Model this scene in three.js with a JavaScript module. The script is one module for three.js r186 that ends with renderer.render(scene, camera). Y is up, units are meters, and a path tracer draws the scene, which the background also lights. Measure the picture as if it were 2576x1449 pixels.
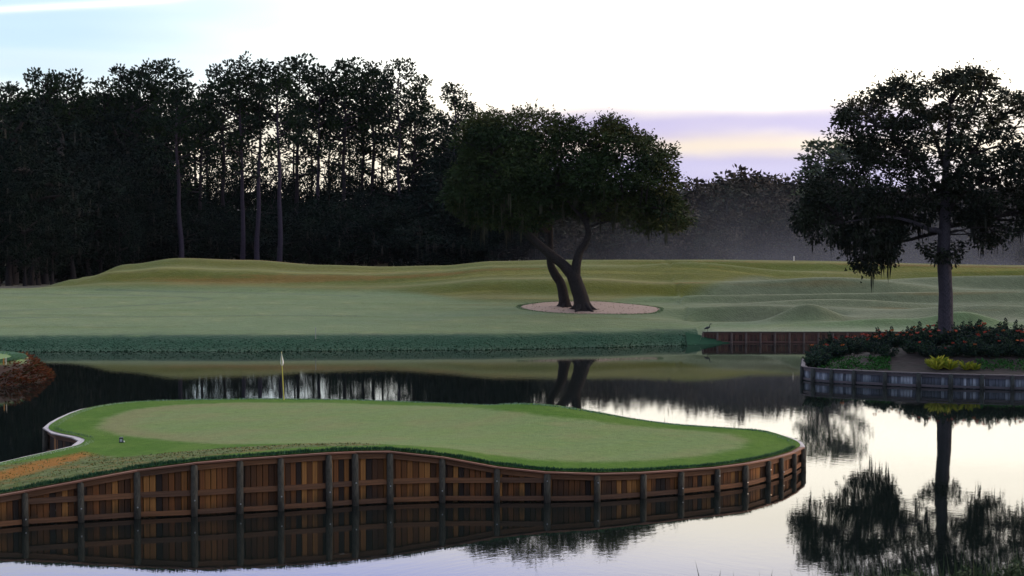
import * as THREE from 'three';
import { mergeGeometries } from 'three/addons/utils/BufferGeometryUtils.js';
import { ImprovedNoise } from 'three/addons/math/ImprovedNoise.js';

// ------------------------------------------------------------------ camera, sky, sun, exposure
const scene = new THREE.Scene();
const H = 10, FPX = 4500, CX = 1288, HOR = 520, PITCH = Math.atan((724.5 - HOR) / FPX);
const camera = new THREE.PerspectiveCamera(2 * Math.atan(724.5 / FPX) * 180 / Math.PI, 16 / 9, 1, 6000);
camera.position.set(0, H, 0);
camera.rotation.x = -PITCH;
scene.add(camera);

const renderer = new THREE.WebGLRenderer({ antialias: true });
renderer.setSize(1024, 576);
renderer.toneMapping = THREE.LinearToneMapping;
renderer.toneMappingExposure = 1.0;
renderer.shadowMap.enabled = true;
renderer.shadowMap.type = THREE.PCFSoftShadowMap;

const perlin = new ImprovedNoise();
const N3 = (x, y, z) => perlin.noise(x + 71.3, y + 13.7, z + 37.1);
function fbm(x, y, z, o = 4) { let s = 0, a = 0.5; for (let i = 0; i < o; i++) { s += a * N3(x, y, z); x = x * 2.03 + 5.1; y = y * 2.03 + 1.7; z = z * 2.03 + 9.3; a *= 0.5; } return s; }
const sst = (a, b, x) => { const t = Math.min(1, Math.max(0, (x - a) / (b - a))); return t * t * (3 - 2 * t); };
const mix = (a, b, t) => a + (b - a) * t;
const mix3 = (a, b, t) => [mix(a[0], b[0], t), mix(a[1], b[1], t), mix(a[2], b[2], t)];
function rng(seed) { let s = seed >>> 0; return () => { s = (s + 0x6D2B79F5) >>> 0; let t = s; t = Math.imul(t ^ (t >>> 15), t | 1); t ^= t + Math.imul(t ^ (t >>> 7), t | 61); return ((t ^ (t >>> 14)) >>> 0) / 4294967296; }; }
const DEG = Math.PI / 180;

// dawn sky: bright veil of cloud low in the east (ahead, to the right), clear blue overhead and dim behind
const SUN_AZ = 68 * DEG, SUN_EL = 9 * DEG;
function skyColor(az, el) {                       // az from straight ahead, positive to the right
  const e = Math.max(el, 0) / DEG, A = az / DEG;
  let c = mix3([1.3, 1.18, 0.95], [2.3, 2.15, 1.84], sst(2.4, 5, e));
  c = mix3(c, mix3([1.02, 1.16, 2.2], [1.8, 1.76, 1.98], sst(-7, 10, A)), sst(9.6, 12.5, e));
  c = mix3(c, [2.0, 1.98, 2.0], sst(13, 20, e));
  c = mix3(c, [1.05, 1.12, 1.25], sst(34, 56, e));
  c = mix3(c, [0.62, 0.72, 0.92], sst(56, 90, e));
  // thin cirrus sheets
  const n = fbm(A * 0.07 + 3, e * 0.35, 2.2, 4);
  const n2 = fbm(A * 0.035, e * 0.9 + A * 0.02, 7.7, 4);
  // clear pale blue patch of sky to the left
  const clear = sst(5, -14, A + n * 6) * sst(-75, -40, A) * sst(1.6, 4.8, e + n2 * 1.2) * (1 - sst(9, 12, e));
  c = mix3(c, [0.60, 0.86, 1.02], Math.min(1, clear * 1.0) * 0.92);
  const veil = sst(0.02, 0.35, n2) * sst(14, 4, e) * 0.25;
  c = mix3(c, [1.15, 1.15, 1.2], veil * clear);
  // lavender cloud bars low over the horizon, with a pale gap of yellow between them
  const w = n * 0.5 + .25 * fbm(A * .5, e * 2.5, 31, 3);
  const side = sst(-4, 3.0, A + n2 * 2) * (1 - 0.75 * sst(11.5, 15, A)) * (1 - sst(60, 85, Math.abs(A)));
  const bar1 = sst(1.8, 2.6, e + w) * (1 - sst(2.7, 3.7, e + w)) * side;
  const bar2 = sst(0.0, 0.1, e) * (1 - sst(1.35, 1.95, e + w)) * side;
  const gap = sst(1.2, 1.5, e) * (1 - sst(2.2, 2.6, e)) * side; c = mix3(c, [1.0, .86, .70], gap * (.9 - .5 * sst(8, 12, A)));
  c = mix3(c, [0.66, 0.61, 0.88], bar1 * (.86 + .5 * n));
  c = mix3(c, [0.62, 0.59, 0.88], bar2 * (.92 + .3 * n));
  // old contrail, upper left
  const tl = e - (6.0 + (A + 16) * 0.082);
  const tr = .95 * Math.exp(-(tl * tl) / 0.0055) * sst(-24, -20, A) * (1 - sst(-11.5, -9.5, A));
  c = mix3(c, [1.5, 1.45, 1.5], tr);
  // broad streaks
  const st = 1 + 0.22 * fbm(A * 0.05 + 11, e * 0.5, 4.4, 4);
  // falls off away from the place where the sun comes up
  const toward = 0.5 + 0.5 * Math.cos(az - 22 * DEG);
  const low = 1 - sst(35, 85, e);
  const g = mix(1, mix(0.16, 1, Math.pow(toward, 1.0)), low) * st;
  const cool = mix3([0.74, 0.92, 1.35], [1, 1, 1], Math.pow(toward, 0.6));
  c = [c[0] * g * mix(1, cool[0], low), c[1] * g * mix(1, cool[1], low), c[2] * g * mix(1, cool[2], low)];
  return c;
}
{
  const W = 4096, Hh = 2048, data = new Float32Array(W * Hh * 4);
  const step = 1;
  for (let j = 0; j < Hh; j++) {
    const el = ((j + 0.5) / Hh - 0.5) * Math.PI;
    if (el < -0.02) { for (let i = 0; i < W; i++) { const k = (j * W + i) * 4; data[k] = 0.5; data[k + 1] = 0.5; data[k + 2] = 0.55; data[k + 3] = 1; } continue; }
    const coarse = el > 16 * DEG ? 8 : 1;         // high sky is smooth: computed on a coarser grid
    if (coarse > 1 && j % 4) { data.copyWithin(j * W * 4, (j - 1) * W * 4, j * W * 4); continue; }
    for (let i = 0; i < W; i += coarse) {
      const th = ((i + 0.5) / W - 0.5) * 2 * Math.PI;
      let az = th + Math.PI / 2; if (az > Math.PI) az -= 2 * Math.PI;
      const away = Math.abs(az) > 60 * DEG;
      if (away && coarse === 1 && i % 4) { const k = (j * W + i) * 4; data[k] = data[k - 4]; data[k + 1] = data[k - 3]; data[k + 2] = data[k - 2]; data[k + 3] = 1; continue; }
      const c = skyColor(az, el);
      for (let q = 0; q < coarse; q++) { const k = (j * W + i + q) * 4; data[k] = c[0]; data[k + 1] = c[1]; data[k + 2] = c[2]; data[k + 3] = 1; }
    }
  }
  const t = new THREE.DataTexture(data, W, Hh, THREE.RGBAFormat, THREE.FloatType);
  t.mapping = THREE.EquirectangularReflectionMapping; t.magFilter = THREE.LinearFilter; t.minFilter = THREE.LinearFilter; t.needsUpdate = true;
  scene.background = t; scene.environment = t;
}
const sun = new THREE.DirectionalLight(0xffc890, 1.2);
sun.position.set(Math.sin(SUN_AZ) * Math.cos(SUN_EL) * 400, Math.sin(SUN_EL) * 400, -Math.cos(SUN_AZ) * Math.cos(SUN_EL) * 400).add(new THREE.Vector3(0, 0, -120));
sun.target.position.set(0, 0, -120);
sun.castShadow = true; sun.shadow.radius = 22; sun.shadow.mapSize.set(2048, 2048);
Object.assign(sun.shadow.camera, { left: -160, right: 160, top: 120, bottom: -60, near: 10, far: 900 });
scene.add(sun, sun.target);
scene.fog = new THREE.FogExp2(0xc9cbd6, 0.000025);

// ------------------------------------------------------------------ helpers
const V = (x, y, z) => new THREE.Vector3(x, y, z);
// a sight line through the photograph (2576 x 1449 grid) to a height above the water, or to a distance
function rayDir(px, py) { const x = (px - CX) / FPX, y = -(py - 724.5) / FPX, c = Math.cos(PITCH), s = Math.sin(PITCH); return V(x, y * c - s, -y * s - c); }
function atH(px, py, h) { const r = rayDir(px, py), t = (h - H) / r.y; return V(r.x * t, h, r.z * t); }
function atD(px, py, d) { const r = rayDir(px, py), t = d / -r.z; return V(r.x * t, H + r.y * t, -d); }
const used = {};
function numbered(n) { const k = used[n] = (used[n] ?? -1) + 1; return k ? `${n}_${String(k).padStart(3, '0')}` : n; }
function tag(o, label, category, group, kind) { if (label) o.userData.label = label; if (category) o.userData.category = category; if (group) o.userData.group = group; if (kind) o.userData.kind = kind; return o; }
function thing(name, label, category, pos = V(0, 0, 0), turn = 0, group) { const o = new THREE.Group(); o.name = numbered(name); o.position.copy(pos); o.rotation.y = turn; tag(o, label, category, group); scene.add(o); return o; }
function mesh(name, geo, mat, parent) { const m = new THREE.Mesh(geo, mat); m.name = parent ? name : numbered(name); m.castShadow = m.receiveShadow = true; if (/^(branches|hanging_moss|stems|blades|roots)$/.test(name)) m.userData.kind = 'stuff'; (parent || scene).add(m); return m; }
function struct(name, geo, mat, label, category, kind = 'structure') { return tag(mesh(name, geo, mat), label, category, null, kind); }
function copyOf(o, pos, turn, sc, label, group) { const c = o.clone(); c.name = numbered(o.name.replace(/_\d{3}$/, '')); c.userData = { ...o.userData }; c.position.copy(pos); c.rotation.y = turn; if (typeof sc === 'number') c.scale.setScalar(sc); else c.scale.copy(sc); if (label) c.userData.label = label; if (group) c.userData.group = group; scene.add(c); return c; }

// raw triangle soup with vertex colours
class Soup {
  constructor() { this.p = []; this.c = []; }
  tri(a, b, c, col) { this.p.push(a[0], a[1], a[2], b[0], b[1], b[2], c[0], c[1], c[2]); for (let i = 0; i < 3; i++) this.c.push(col[0], col[1], col[2]); }
  quad(a, b, c, d, col) { this.tri(a, b, c, col); this.tri(a, c, d, col); }
  get count() { return this.p.length / 9; }
  build() { const g = new THREE.BufferGeometry(); g.setAttribute('position', new THREE.Float32BufferAttribute(this.p, 3)); g.setAttribute('color', new THREE.Float32BufferAttribute(this.c, 3)); return g; }
}
// a leaf: a diamond folded a little along its middle
function leaf(S, r, x, y, z, len, wid, col, dir) {
  let dx, dy, dz;
  if (dir) { dx = dir[0] + (r() - .5) * .7; dy = dir[1] + (r() - .5) * .7; dz = dir[2] + (r() - .5) * .7; } else { dx = r() - .5; dy = r() - .5; dz = r() - .5; }
  let l = Math.hypot(dx, dy, dz) || 1; dx /= l; dy /= l; dz /= l;
  let ux = r() - .5, uy = r() - .5, uz = r() - .5; const k = ux * dx + uy * dy + uz * dz; ux -= k * dx; uy -= k * dy; uz -= k * dz; l = Math.hypot(ux, uy, uz) || 1; ux *= wid / l / 2; uy *= wid / l / 2; uz *= wid / l / 2;
  const mx = x + dx * len * .5, my = y + dy * len * .5, mz = z + dz * len * .5;
  const v = 0.75 + r() * .5, cc = [col[0] * v, col[1] * v, col[2] * v];
  S.quad([x, y, z], [mx + ux, my + uy, mz + uz], [x + dx * len, y + dy * len, z + dz * len], [mx - ux, my - uy, mz - uz], cc);
}
// tapered tube along points
function tube(pts, rad, seg = 8, wob = 0, seed = 1) {
  const r = rng(seed), n = pts.length, pos = [], nor = [], uv = [], idx = []; let L = 0;
  let up = V(0.31, 0.2, 0.93);
  for (let i = 0; i < n; i++) {
    const t = (i === 0 ? pts[1].clone().sub(pts[0]) : i === n - 1 ? pts[n - 1].clone().sub(pts[n - 2]) : pts[i + 1].clone().sub(pts[i - 1])).normalize();
    const b = V(0, 0, 0).crossVectors(t, up).normalize(), a = V(0, 0, 0).crossVectors(b, t).normalize(); up = a.clone();
    if (i) L += pts[i].distanceTo(pts[i - 1]);
    for (let j = 0; j <= seg; j++) {
      const th = j / seg * 2 * Math.PI, q = 1 + wob * fbm(Math.cos(th) * 1.7 + seed, L * 1.3, Math.sin(th) * 1.7, 2) * 2;
      const d = a.clone().multiplyScalar(Math.cos(th)).addScaledVector(b, Math.sin(th));
      const p = pts[i].clone().addScaledVector(d, rad[i] * q);
      pos.push(p.x, p.y, p.z); nor.push(d.x, d.y, d.z); uv.push(j / seg * Math.max(1, Math.round(rad[0] * 6)), L);
    }
  }
  for (let i = 0; i < n - 1; i++) for (let j = 0; j < seg; j++) { const k = i * (seg + 1) + j; idx.push(k, k + 1, k + seg + 1, k + 1, k + seg + 2, k + seg + 1); }
  const top = pos.length / 3, last = pts[n - 1]; pos.push(last.x, last.y, last.z); nor.push(0, 1, 0); uv.push(0, L);
  for (let j = 0; j < seg; j++) idx.push((n - 1) * (seg + 1) + j, (n - 1) * (seg + 1) + j + 1, top);
  const g = new THREE.BufferGeometry(); g.setAttribute('position', new THREE.Float32BufferAttribute(pos, 3)); g.setAttribute('normal', new THREE.Float32BufferAttribute(nor, 3)); g.setAttribute('uv', new THREE.Float32BufferAttribute(uv, 2)); g.setIndex(idx); return g;
}
function spline(pts, n) { return new THREE.CatmullRomCurve3(pts, false, 'centripetal').getPoints(n); }
function limb(pts, r0, r1, n = 6, seg = 6, wob = 0.1, seed = 1, pow = 1) { const p = spline(pts, n); return tube(p, p.map((_, i) => mix(r0, r1, Math.pow(i / n, pow))), seg, wob, seed); }
// a box with slightly eased edges: x along, y up, z across
function plankGeo(w, h, t, e = 0.006) {
  const s = new THREE.Shape(), a = w / 2, b = h / 2; s.moveTo(-a + e, -b); s.lineTo(a - e, -b); s.lineTo(a, -b + e); s.lineTo(a, b - e); s.lineTo(a - e, b); s.lineTo(-a + e, b); s.lineTo(-a, b - e); s.lineTo(-a, -b + e); s.closePath();
  const g = new THREE.ExtrudeGeometry(s, { depth: t, bevelEnabled: false, steps: 1 }); g.translate(0, 0, -t / 2); return g;
}
function tex(W, Hh, f, srgb, rep) {               // f(u, v) -> [r, g, b] 0..1 (linear unless srgb)
  const d = new Uint8Array(W * Hh * 4);
  for (let j = 0; j < Hh; j++) for (let i = 0; i < W; i++) { const c = f((i + .5) / W, (j + .5) / Hh), k = (j * W + i) * 4; for (let q = 0; q < 3; q++) { let v = c[q]; if (srgb) v = v <= 0.0031308 ? v * 12.92 : 1.055 * Math.pow(Math.max(v, 0), 1 / 2.4) - 0.055; d[k + q] = Math.max(0, Math.min(255, Math.round(v * 255))); } d[k + 3] = 255; }
  const t = new THREE.DataTexture(d, W, Hh); t.magFilter = t.minFilter = THREE.LinearFilter; t.wrapS = t.wrapT = rep ? THREE.RepeatWrapping : THREE.ClampToEdgeWrapping; if (srgb) t.colorSpace = THREE.SRGBColorSpace; t.needsUpdate = true; return t;
}
// periodic noise for repeating maps
function pn(u, v, fu, fv, z) { const a = u * 2 * Math.PI, b = v * 2 * Math.PI; return fbm(Math.cos(a) * fu / 6.28 + 9, Math.sin(a) * fu / 6.28 + Math.cos(b) * fv / 6.28 + z, Math.sin(b) * fv / 6.28, 4); }

// ------------------------------------------------------------------ materials
const grassBump = tex(512, 512, (u, v) => { const n = .5 + .9 * pn(u, v, 60, 60, 1) + .5 * pn(u, v, 20, 20, 4); return [n, n, n]; }, false, true);
const barkBump = tex(256, 512, (u, v) => { const n = .5 + 1.1 * Math.abs(pn(u, v, 26, 9, 2)) + .5 * pn(u, v, 50, 30, 6); return [n, n, n]; }, false, true);
const barkMap = tex(256, 512, (u, v) => { const n = .75 + .9 * pn(u, v, 22, 8, 2) + .4 * pn(u, v, 60, 40, 8); return [n, n * .97, n * .95]; }, true, true);
const woodMap = tex(256, 256, (u, v) => { const g = .72 + .55 * pn(u, v, 40, 3, 3) + .35 * pn(u, v, 6, 2, 5) - .25 * Math.max(0, pn(u, v, 5, 5, 8)); return [g, g * .97, g * .93]; }, true, true);
const woodBump = tex(256, 256, (u, v) => { const g = .5 + .9 * pn(u, v, 44, 3, 3); return [g, g, g]; }, false, true);
const std = (o) => new THREE.MeshStandardMaterial(o);
const rgb = (r, g, b) => new THREE.Color().setRGB(r, g, b);
const wood = (r, g, b, rough = .8, vc = false) => std({ vertexColors: vc, color: rgb(r, g, b), map: woodMap, bumpMap: woodBump, bumpScale: .004, roughness: rough });
const bark = (r, g, b) => new THREE.MeshPhysicalMaterial({ color: rgb(r, g, b), map: barkMap, bumpMap: barkBump, bumpScale: .05, roughness: .95, specularIntensity: .25 });
const leafMat = (o = {}) => new THREE.MeshPhysicalMaterial({ vertexColors: true, roughness: .85, specularIntensity: .06, side: THREE.DoubleSide, ...o });

// ------------------------------------------------------------------ water
{
  const wb = tex(1024, 1024, (u, v) => { const n = .5 + .55 * pn(u, v, 36, 36, 3) + .28 * pn(u, v, 110, 110, 6); return [n, n, n]; }, false, true);
  const g = new THREE.PlaneGeometry(900, 700, 1, 1); g.rotateX(-Math.PI / 2);
  const uv = g.attributes.uv; for (let i = 0; i < uv.count; i++) uv.setXY(i, uv.getX(i) * 900 / 14, uv.getY(i) * 700 / 14);
  const m = std({ color: rgb(.004, .007, .006), roughness: .03, metalness: 0, bumpMap: wb, bumpScale: .0016 });
  const w = new THREE.MeshPhysicalMaterial({ color: rgb(.006, .009, .008), roughness: .02, ior: 1.4, bumpMap: wb, bumpScale: .0009 });
  const o = struct('lake_water', g, w, 'still dark lake water around the island green', 'water'); o.position.set(0, 0, -200);
}

// ------------------------------------------------------------------ far shore: bank, fairway, hill, mounds
function lerpTable(tab, x) { if (x <= tab[0][0]) return tab[0][1]; for (let i = 1; i < tab.length; i++) if (x <= tab[i][0]) { const t = (x - tab[i - 1][0]) / (tab[i][0] - tab[i - 1][0]); return mix(tab[i - 1][1], tab[i][1], t * t * (3 - 2 * t)); } return tab[tab.length - 1][1]; }
const SHORE = [[-36, 123.2], [-20, 123.3], [-3, 124.6], [6, 126.6], [12, 128.9], [13.5, 129.5], [14.0, 131.2], [80, 131.2]];
const BX0 = 14.0;                                  // where the far bulkhead starts
const shore = (X) => lerpTable(SHORE, X) + (X < 13 ? .55 * fbm(X * .16, 4.2, 1.3, 3) * sst(13, 10, X) : 0);
const CREST = [[-41.5, 2.9], [-38, 3.75], [-34.5, 4.85], [-30, 5.38], [-24, 5.2], [-17, 4.76], [-11.5, 4.63], [-6.5, 4.72], [-1.3, 5.14], [4, 5.24], [15, 5.22], [25, 5.16], [46, 4.72], [70, 4.6]];
const bump = (X, d, x0, d0, sx, sd, a) => a * Math.exp(-(((X - x0) / sx) ** 2) - (((d - d0) / sd) ** 2));
function ground(X, d) {
  const s = shore(X), t = d - s, isWall = sst(BX0 - .4, BX0 + .2, X);
  if (t < 0) return Math.max(-1.2, t * .5);
  const t0 = mix(3.2, 0, isWall), b0 = mix(.96, .8, isWall), flat = (q) => b0 + (3.16 - b0) * Math.max(0, (Math.min(q, 152) - s - t0) / (152 - s - t0));
  let h = mix(b0 * sst(-.2, 3.2, t), b0, isWall) + flat(d) - b0;
  const d0 = lerpTable([[-30, 150], [-12, 149], [-1, 143], [6, 143], [14, 146], [24, 151]], X);
    const f = sst(d0 - 1.5, 161.5, d), cr = lerpTable(CREST, X);
  if (d > d0 - 1.5) { const flatH = flat(d); h = mix(Math.min(h, flatH), cr, Math.pow(f, .95)); }
  // terraces along the hill face, rolling mounds on the right
  const hf = sst(d0 - 1, d0 + 4, d) * (1 - sst(158, 161.5, d));
  h += hf * .2 * Math.sin(d * 1.15 + X * .035 + 1.6 * N3(X * .03, d * .1, 2));
  h += .1 * fbm(X * .06, d * .17, 1.5, 3) * sst(2.5, 7, t) * mix(1, sst(131.2, 134, d), isWall);
  const rm = sst(8, 16, X);
  const rg = (x0, d0, sx, sd, a, v = .8) => a * Math.exp(-(((X - x0) / sx) ** 2)) * (Math.exp(-(((d - d0) / sd) ** 2)) - v * Math.exp(-(((d - d0 - 1.9 * sd) / sd) ** 2)));
  h += 1.65 * rm * (rg(38, 145.4, 32, 1.0, .42) + rg(26.5, 150.2, 8.5, 1.3, .65, .5) + rg(54, 148.8, 13, 1.1, .35) + rg(44, 152.5, 26, 1.2, .4) + rg(16, 155.5, 12, 1.4, .35) + rg(26, 142.6, 8, .9, .34)
    + rg(19, 140.6, 6.5, .9, .25, 0) - bump(X, d, 16.8, 138.2, 5, 1.5, .55) + rg(22.6, 136.8, 2.5, 1.15, .8, .8) + rg(37.5, 139.6, 7, 1.1, .36)
    + rg(34.0, 134.4, 2.6, .9, .55, .9) + rg(28.2, 134.2, 4.4, .9, .3, .9) + rg(43, 135.2, 3.4, 1.0, .3));
  if (d > 161) h = mix(h, mix(2.6, 3.4, sst(-10, 30, X)) + .5 * fbm(X * .02, d * .02, 5, 2), sst(161, 176, d));
  if (X < -38) h = mix(h, Math.min(h, 3.05 - .03 * (d - 152)), sst(-38, -43, X) * sst(150, 153, d));
  h -= .6 * sst(300, 700, d);
  return h;
}
const onGround = (px, py) => { for (let d = 123; d < 175; d += .06) { const p = atD(px, py, d), g = ground(p.x, d); if (d > shore(p.x) && p.y <= g) { p.y = g; return p; } } return atD(px, py, 160); };
const TX0 = -70, TX1 = 80, TD0 = 120, TD1 = 180;
{
  const xs = []; for (let x = -70; x <= 75.01; x += .5) xs.push(x);
  for (let x = 78, s = 4; x < 1600; x += s, s *= 1.25) xs.push(x);
  for (let x = -73, s = 4; x > -1600; x -= s, s *= 1.25) xs.unshift(x);
  // pull a column of vertices to each side of the bulkhead's end so that its step is sharp
  const ts = [-6, -2.5, -.8, -.05, .0]; for (let t = .3; t <= 46; t += .32) ts.push(t); for (let t = 48, s = 2.5; t < 3600; t += s, s *= 1.2) ts.push(t);
  const pos = [], uv = [], idx = [];
  for (const x of xs) for (const t of ts) { const d = shore(x) + t, h = ground(x, d); pos.push(x, h, -d); uv.push((x - TX0) / (TX1 - TX0), (d - TD0) / (TD1 - TD0)); }
  const n = ts.length; for (let i = 0; i < xs.length - 1; i++) for (let j = 0; j < n - 1; j++) { const k = i * n + j; idx.push(k, k + n, k + 1, k + 1, k + n, k + n + 1); }
  const g = new THREE.BufferGeometry(); g.setAttribute('position', new THREE.Float32BufferAttribute(pos, 3)); g.setAttribute('uv', new THREE.Float32BufferAttribute(uv, 2)); g.setIndex(idx); g.computeVertexNormals();
  // turf colours laid out on the ground in metres
  const tracks = [[[0, 783], [180, 776], [350, 768], [480, 760], [528, 752], [470, 747], [300, 742], [0, 738]], [[0, 800], [300, 797], [700, 793], [900, 795]], [[250, 729], [620, 737], [900, 745]]]
    .map((l) => l.map(([px, py]) => { const p = onGround(px, py); return [p.x, -p.z]; }));
  const dseg = (x, d, l) => { let m = 99; for (let i = 1; i < l.length; i++) { const [ax, ad] = l[i - 1], [bx, bd] = l[i], vx = bx - ax, vd = bd - ad, t = Math.min(1, Math.max(0, ((x - ax) * vx + (d - ad) * vd) / (vx * vx + vd * vd))); m = Math.min(m, Math.hypot(x - ax - t * vx, d - ad - t * vd)); } return m; };
  const map = tex(1600, 800, (u, v) => {
    const X = TX0 + u * (TX1 - TX0), d = TD0 + v * (TD1 - TD0), t = d - shore(X);
    const n1 = fbm(X * .12, d * .3, 3, 4), n2 = fbm(X * .9, d * 1.6, 8, 3), n3 = fbm(X * .035, d * .5, 12, 3), fine = N3(X * 5, d * 5, 2);
    const rough = [.026, .07, .04], pale = [.118, .17, .074], olive = [.112, .112, .018], brown = [.17, .09, .02], lush = [.075, .125, .028], grey = [.135, .145, .088];
    const d0 = lerpTable([[-30, 150.5], [-12, 149], [-1, 143], [6, 143], [12, 146], [22, 153]], X);
    let c = mix3(pale, [.06, .105, .05], sst(.1, .4, fbm(X * .05, d * .55, 41, 4)) * .45);
    c = mix3(c, lush, sst(-.1, .35, n3) * .55);
    c = mix3(c, [.13, .18, .10], sst(.0, .4, n1) * .4);
    c = mix3(c, grey, sst(8, 20, X) * sst(133, 137, d) * .85);
    c = mix3(c, mix3(olive, lush, .35 * sst(-.2, .3, n1)), sst(d0 - 1, d0 + 1.6, d + n1 * 1.2));
    const hill = sst(d0, d0 + 2, d);
    c = mix3(c, brown, hill * sst(.06, .34, n3 + n2 * .2) * .75);
    c = mix3(c, [.20, .185, .045], hill * sst(.08, .3, fbm(X * .03, d * .7, 21, 3)) * .7);
    c = mix3(c, brown, (1 - hill) * sst(.3, .5, n3 + n1 * .3) * .35);
    if (X < BX0 - .3) c = mix3(rough, c, sst(2.0, 4.0, t + n2 * .9 + n1 * 1.5));
    else c = mix3([.19, .22, .13], c, sst(.5, 3, d - 131.2));
    for (const l of tracks) { if (Math.abs(d - l[0][1]) > 22) continue; const q = dseg(X, d, l); if (q < .6) c = mix3(c, [.06, .1, .06], (1 - sst(.12, .5, q)) * .55); }
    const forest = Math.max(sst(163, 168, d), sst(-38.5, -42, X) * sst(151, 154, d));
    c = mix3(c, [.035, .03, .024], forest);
    const k = 1 + .28 * n2 + .16 * fine;
    return [c[0] * k, c[1] * k, c[2] * k];
  }, true, false);
  const gb = grassBump.clone(); gb.repeat.set((TX1 - TX0) / 6, (TD1 - TD0) / 6); gb.needsUpdate = true;
  const m = new THREE.MeshPhysicalMaterial({ map, bumpMap: gb, bumpScale: .05, roughness: .95, specularIntensity: .2, sheen: .5, sheenColor: rgb(.88, .92, .76), sheenRoughness: .5, side: THREE.DoubleSide });
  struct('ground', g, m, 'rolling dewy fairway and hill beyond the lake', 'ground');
}
// the bank's end, tapering down in front of the far bulkhead
{
  const pos = [], col = [], idx = [], nx = 30, nd = 22; const sh = (X) => lerpTable([[12.7, 129.15], [13.5, 129.5], [14.7, 130.15], [15.7, 130.8], [16.2, 131.02]], X);
  for (let i = 0; i <= nx; i++) for (let j = 0; j <= nd; j++) { const X = mix(12.7, 16.2, i / nx), s = sh(X), d = mix(s - .5, 131.03, Math.pow(j / nd, .9)), t = d - s, h = t < 0 ? t * .6 : Math.min(.98 * sst(-.2, 3.0, t + .15), mix(1.1, .86 * Math.max(0, 1 - (X - 13.7) / 2.45), sst(13.3, 14.0, X))) + .02 * sst(0, .2, t); pos.push(X, h, -d); const v = 1 + .35 * fbm(X * 2, d * 2, 3, 3); col.push(.026 * v, .07 * v, .04 * v); }
  for (let i = 0; i < nx; i++) for (let j = 0; j < nd; j++) { const k = i * (nd + 1) + j; idx.push(k, k + nd + 1, k + 1, k + 1, k + nd + 1, k + nd + 2); }
  const g = new THREE.BufferGeometry(); g.setAttribute('position', new THREE.Float32BufferAttribute(pos, 3)); g.setAttribute('color', new THREE.Float32BufferAttribute(col, 3)); g.setIndex(idx); g.computeVertexNormals();
  struct('bank_slope', g, leafMat({ roughness: .95 }), 'grassy end of the far bank tapering in front of the far bulkhead', 'bank');
}
// long grass on the far bank
{
  const S = new Soup(), r = rng(5);
  for (let i = 0; i < 7000; i++) {
    const X = -48 + r() * 62, t = Math.pow(r(), 2.2) * 2.2 - .05, d = shore(X) + t; if (X > 13.2) continue;
    const h = (.03 + r() * .06) * (1 - .6 * t / 2.7), y = ground(X, d) - .02, a = r() * 6.28, w = .07, l = .12 * (r() - .3), v = .7 + r() * .6, col = [.03 * v, .085 * v, .045 * v];
    S.tri([X - Math.cos(a) * w, y, -d - Math.sin(a) * w], [X + Math.cos(a) * w, y, -d + Math.sin(a) * w], [X + l, y + h, -d + .12 * r()], col);
  }
  struct('bank_grass', S.build(), leafMat({ roughness: .8 }), 'long dark green grass on the bank above the far waterline', 'grass', 'stuff');
}
// near shore under and in front of the viewer
function nearGround(X, d) { const s = 38 + 1.6 * Math.sin(X * .12) + 1.2 * N3(X * .3, 2, 1), t = s - d; return t < 0 ? Math.max(-1, t * .4) : Math.min(8.3, t * .24 + .1 * fbm(X * .3, d * .3, 4, 2)); }
{
  const pos = [], idx = [], xs = [], ds = []; for (let x = -90; x <= 90; x += 1.5) xs.push(x); for (let d = 42; d >= -60; d -= 1.2) ds.push(d);
  for (const x of xs) for (const d of ds) pos.push(x, nearGround(x, d), -d);
  const n = ds.length; for (let i = 0; i < xs.length - 1; i++) for (let j = 0; j < n - 1; j++) { const k = i * n + j; idx.push(k, k + 1, k + n, k + 1, k + n + 1, k + n); }
  const g = new THREE.BufferGeometry(); g.setAttribute('position', new THREE.Float32BufferAttribute(pos, 3)); g.setIndex(idx); g.computeVertexNormals();
  struct('near_bank', g, std({ color: rgb(.06, .09, .035), roughness: .95, side: THREE.DoubleSide }), 'grassy bank sloping down to the near shore', 'ground');
}

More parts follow.
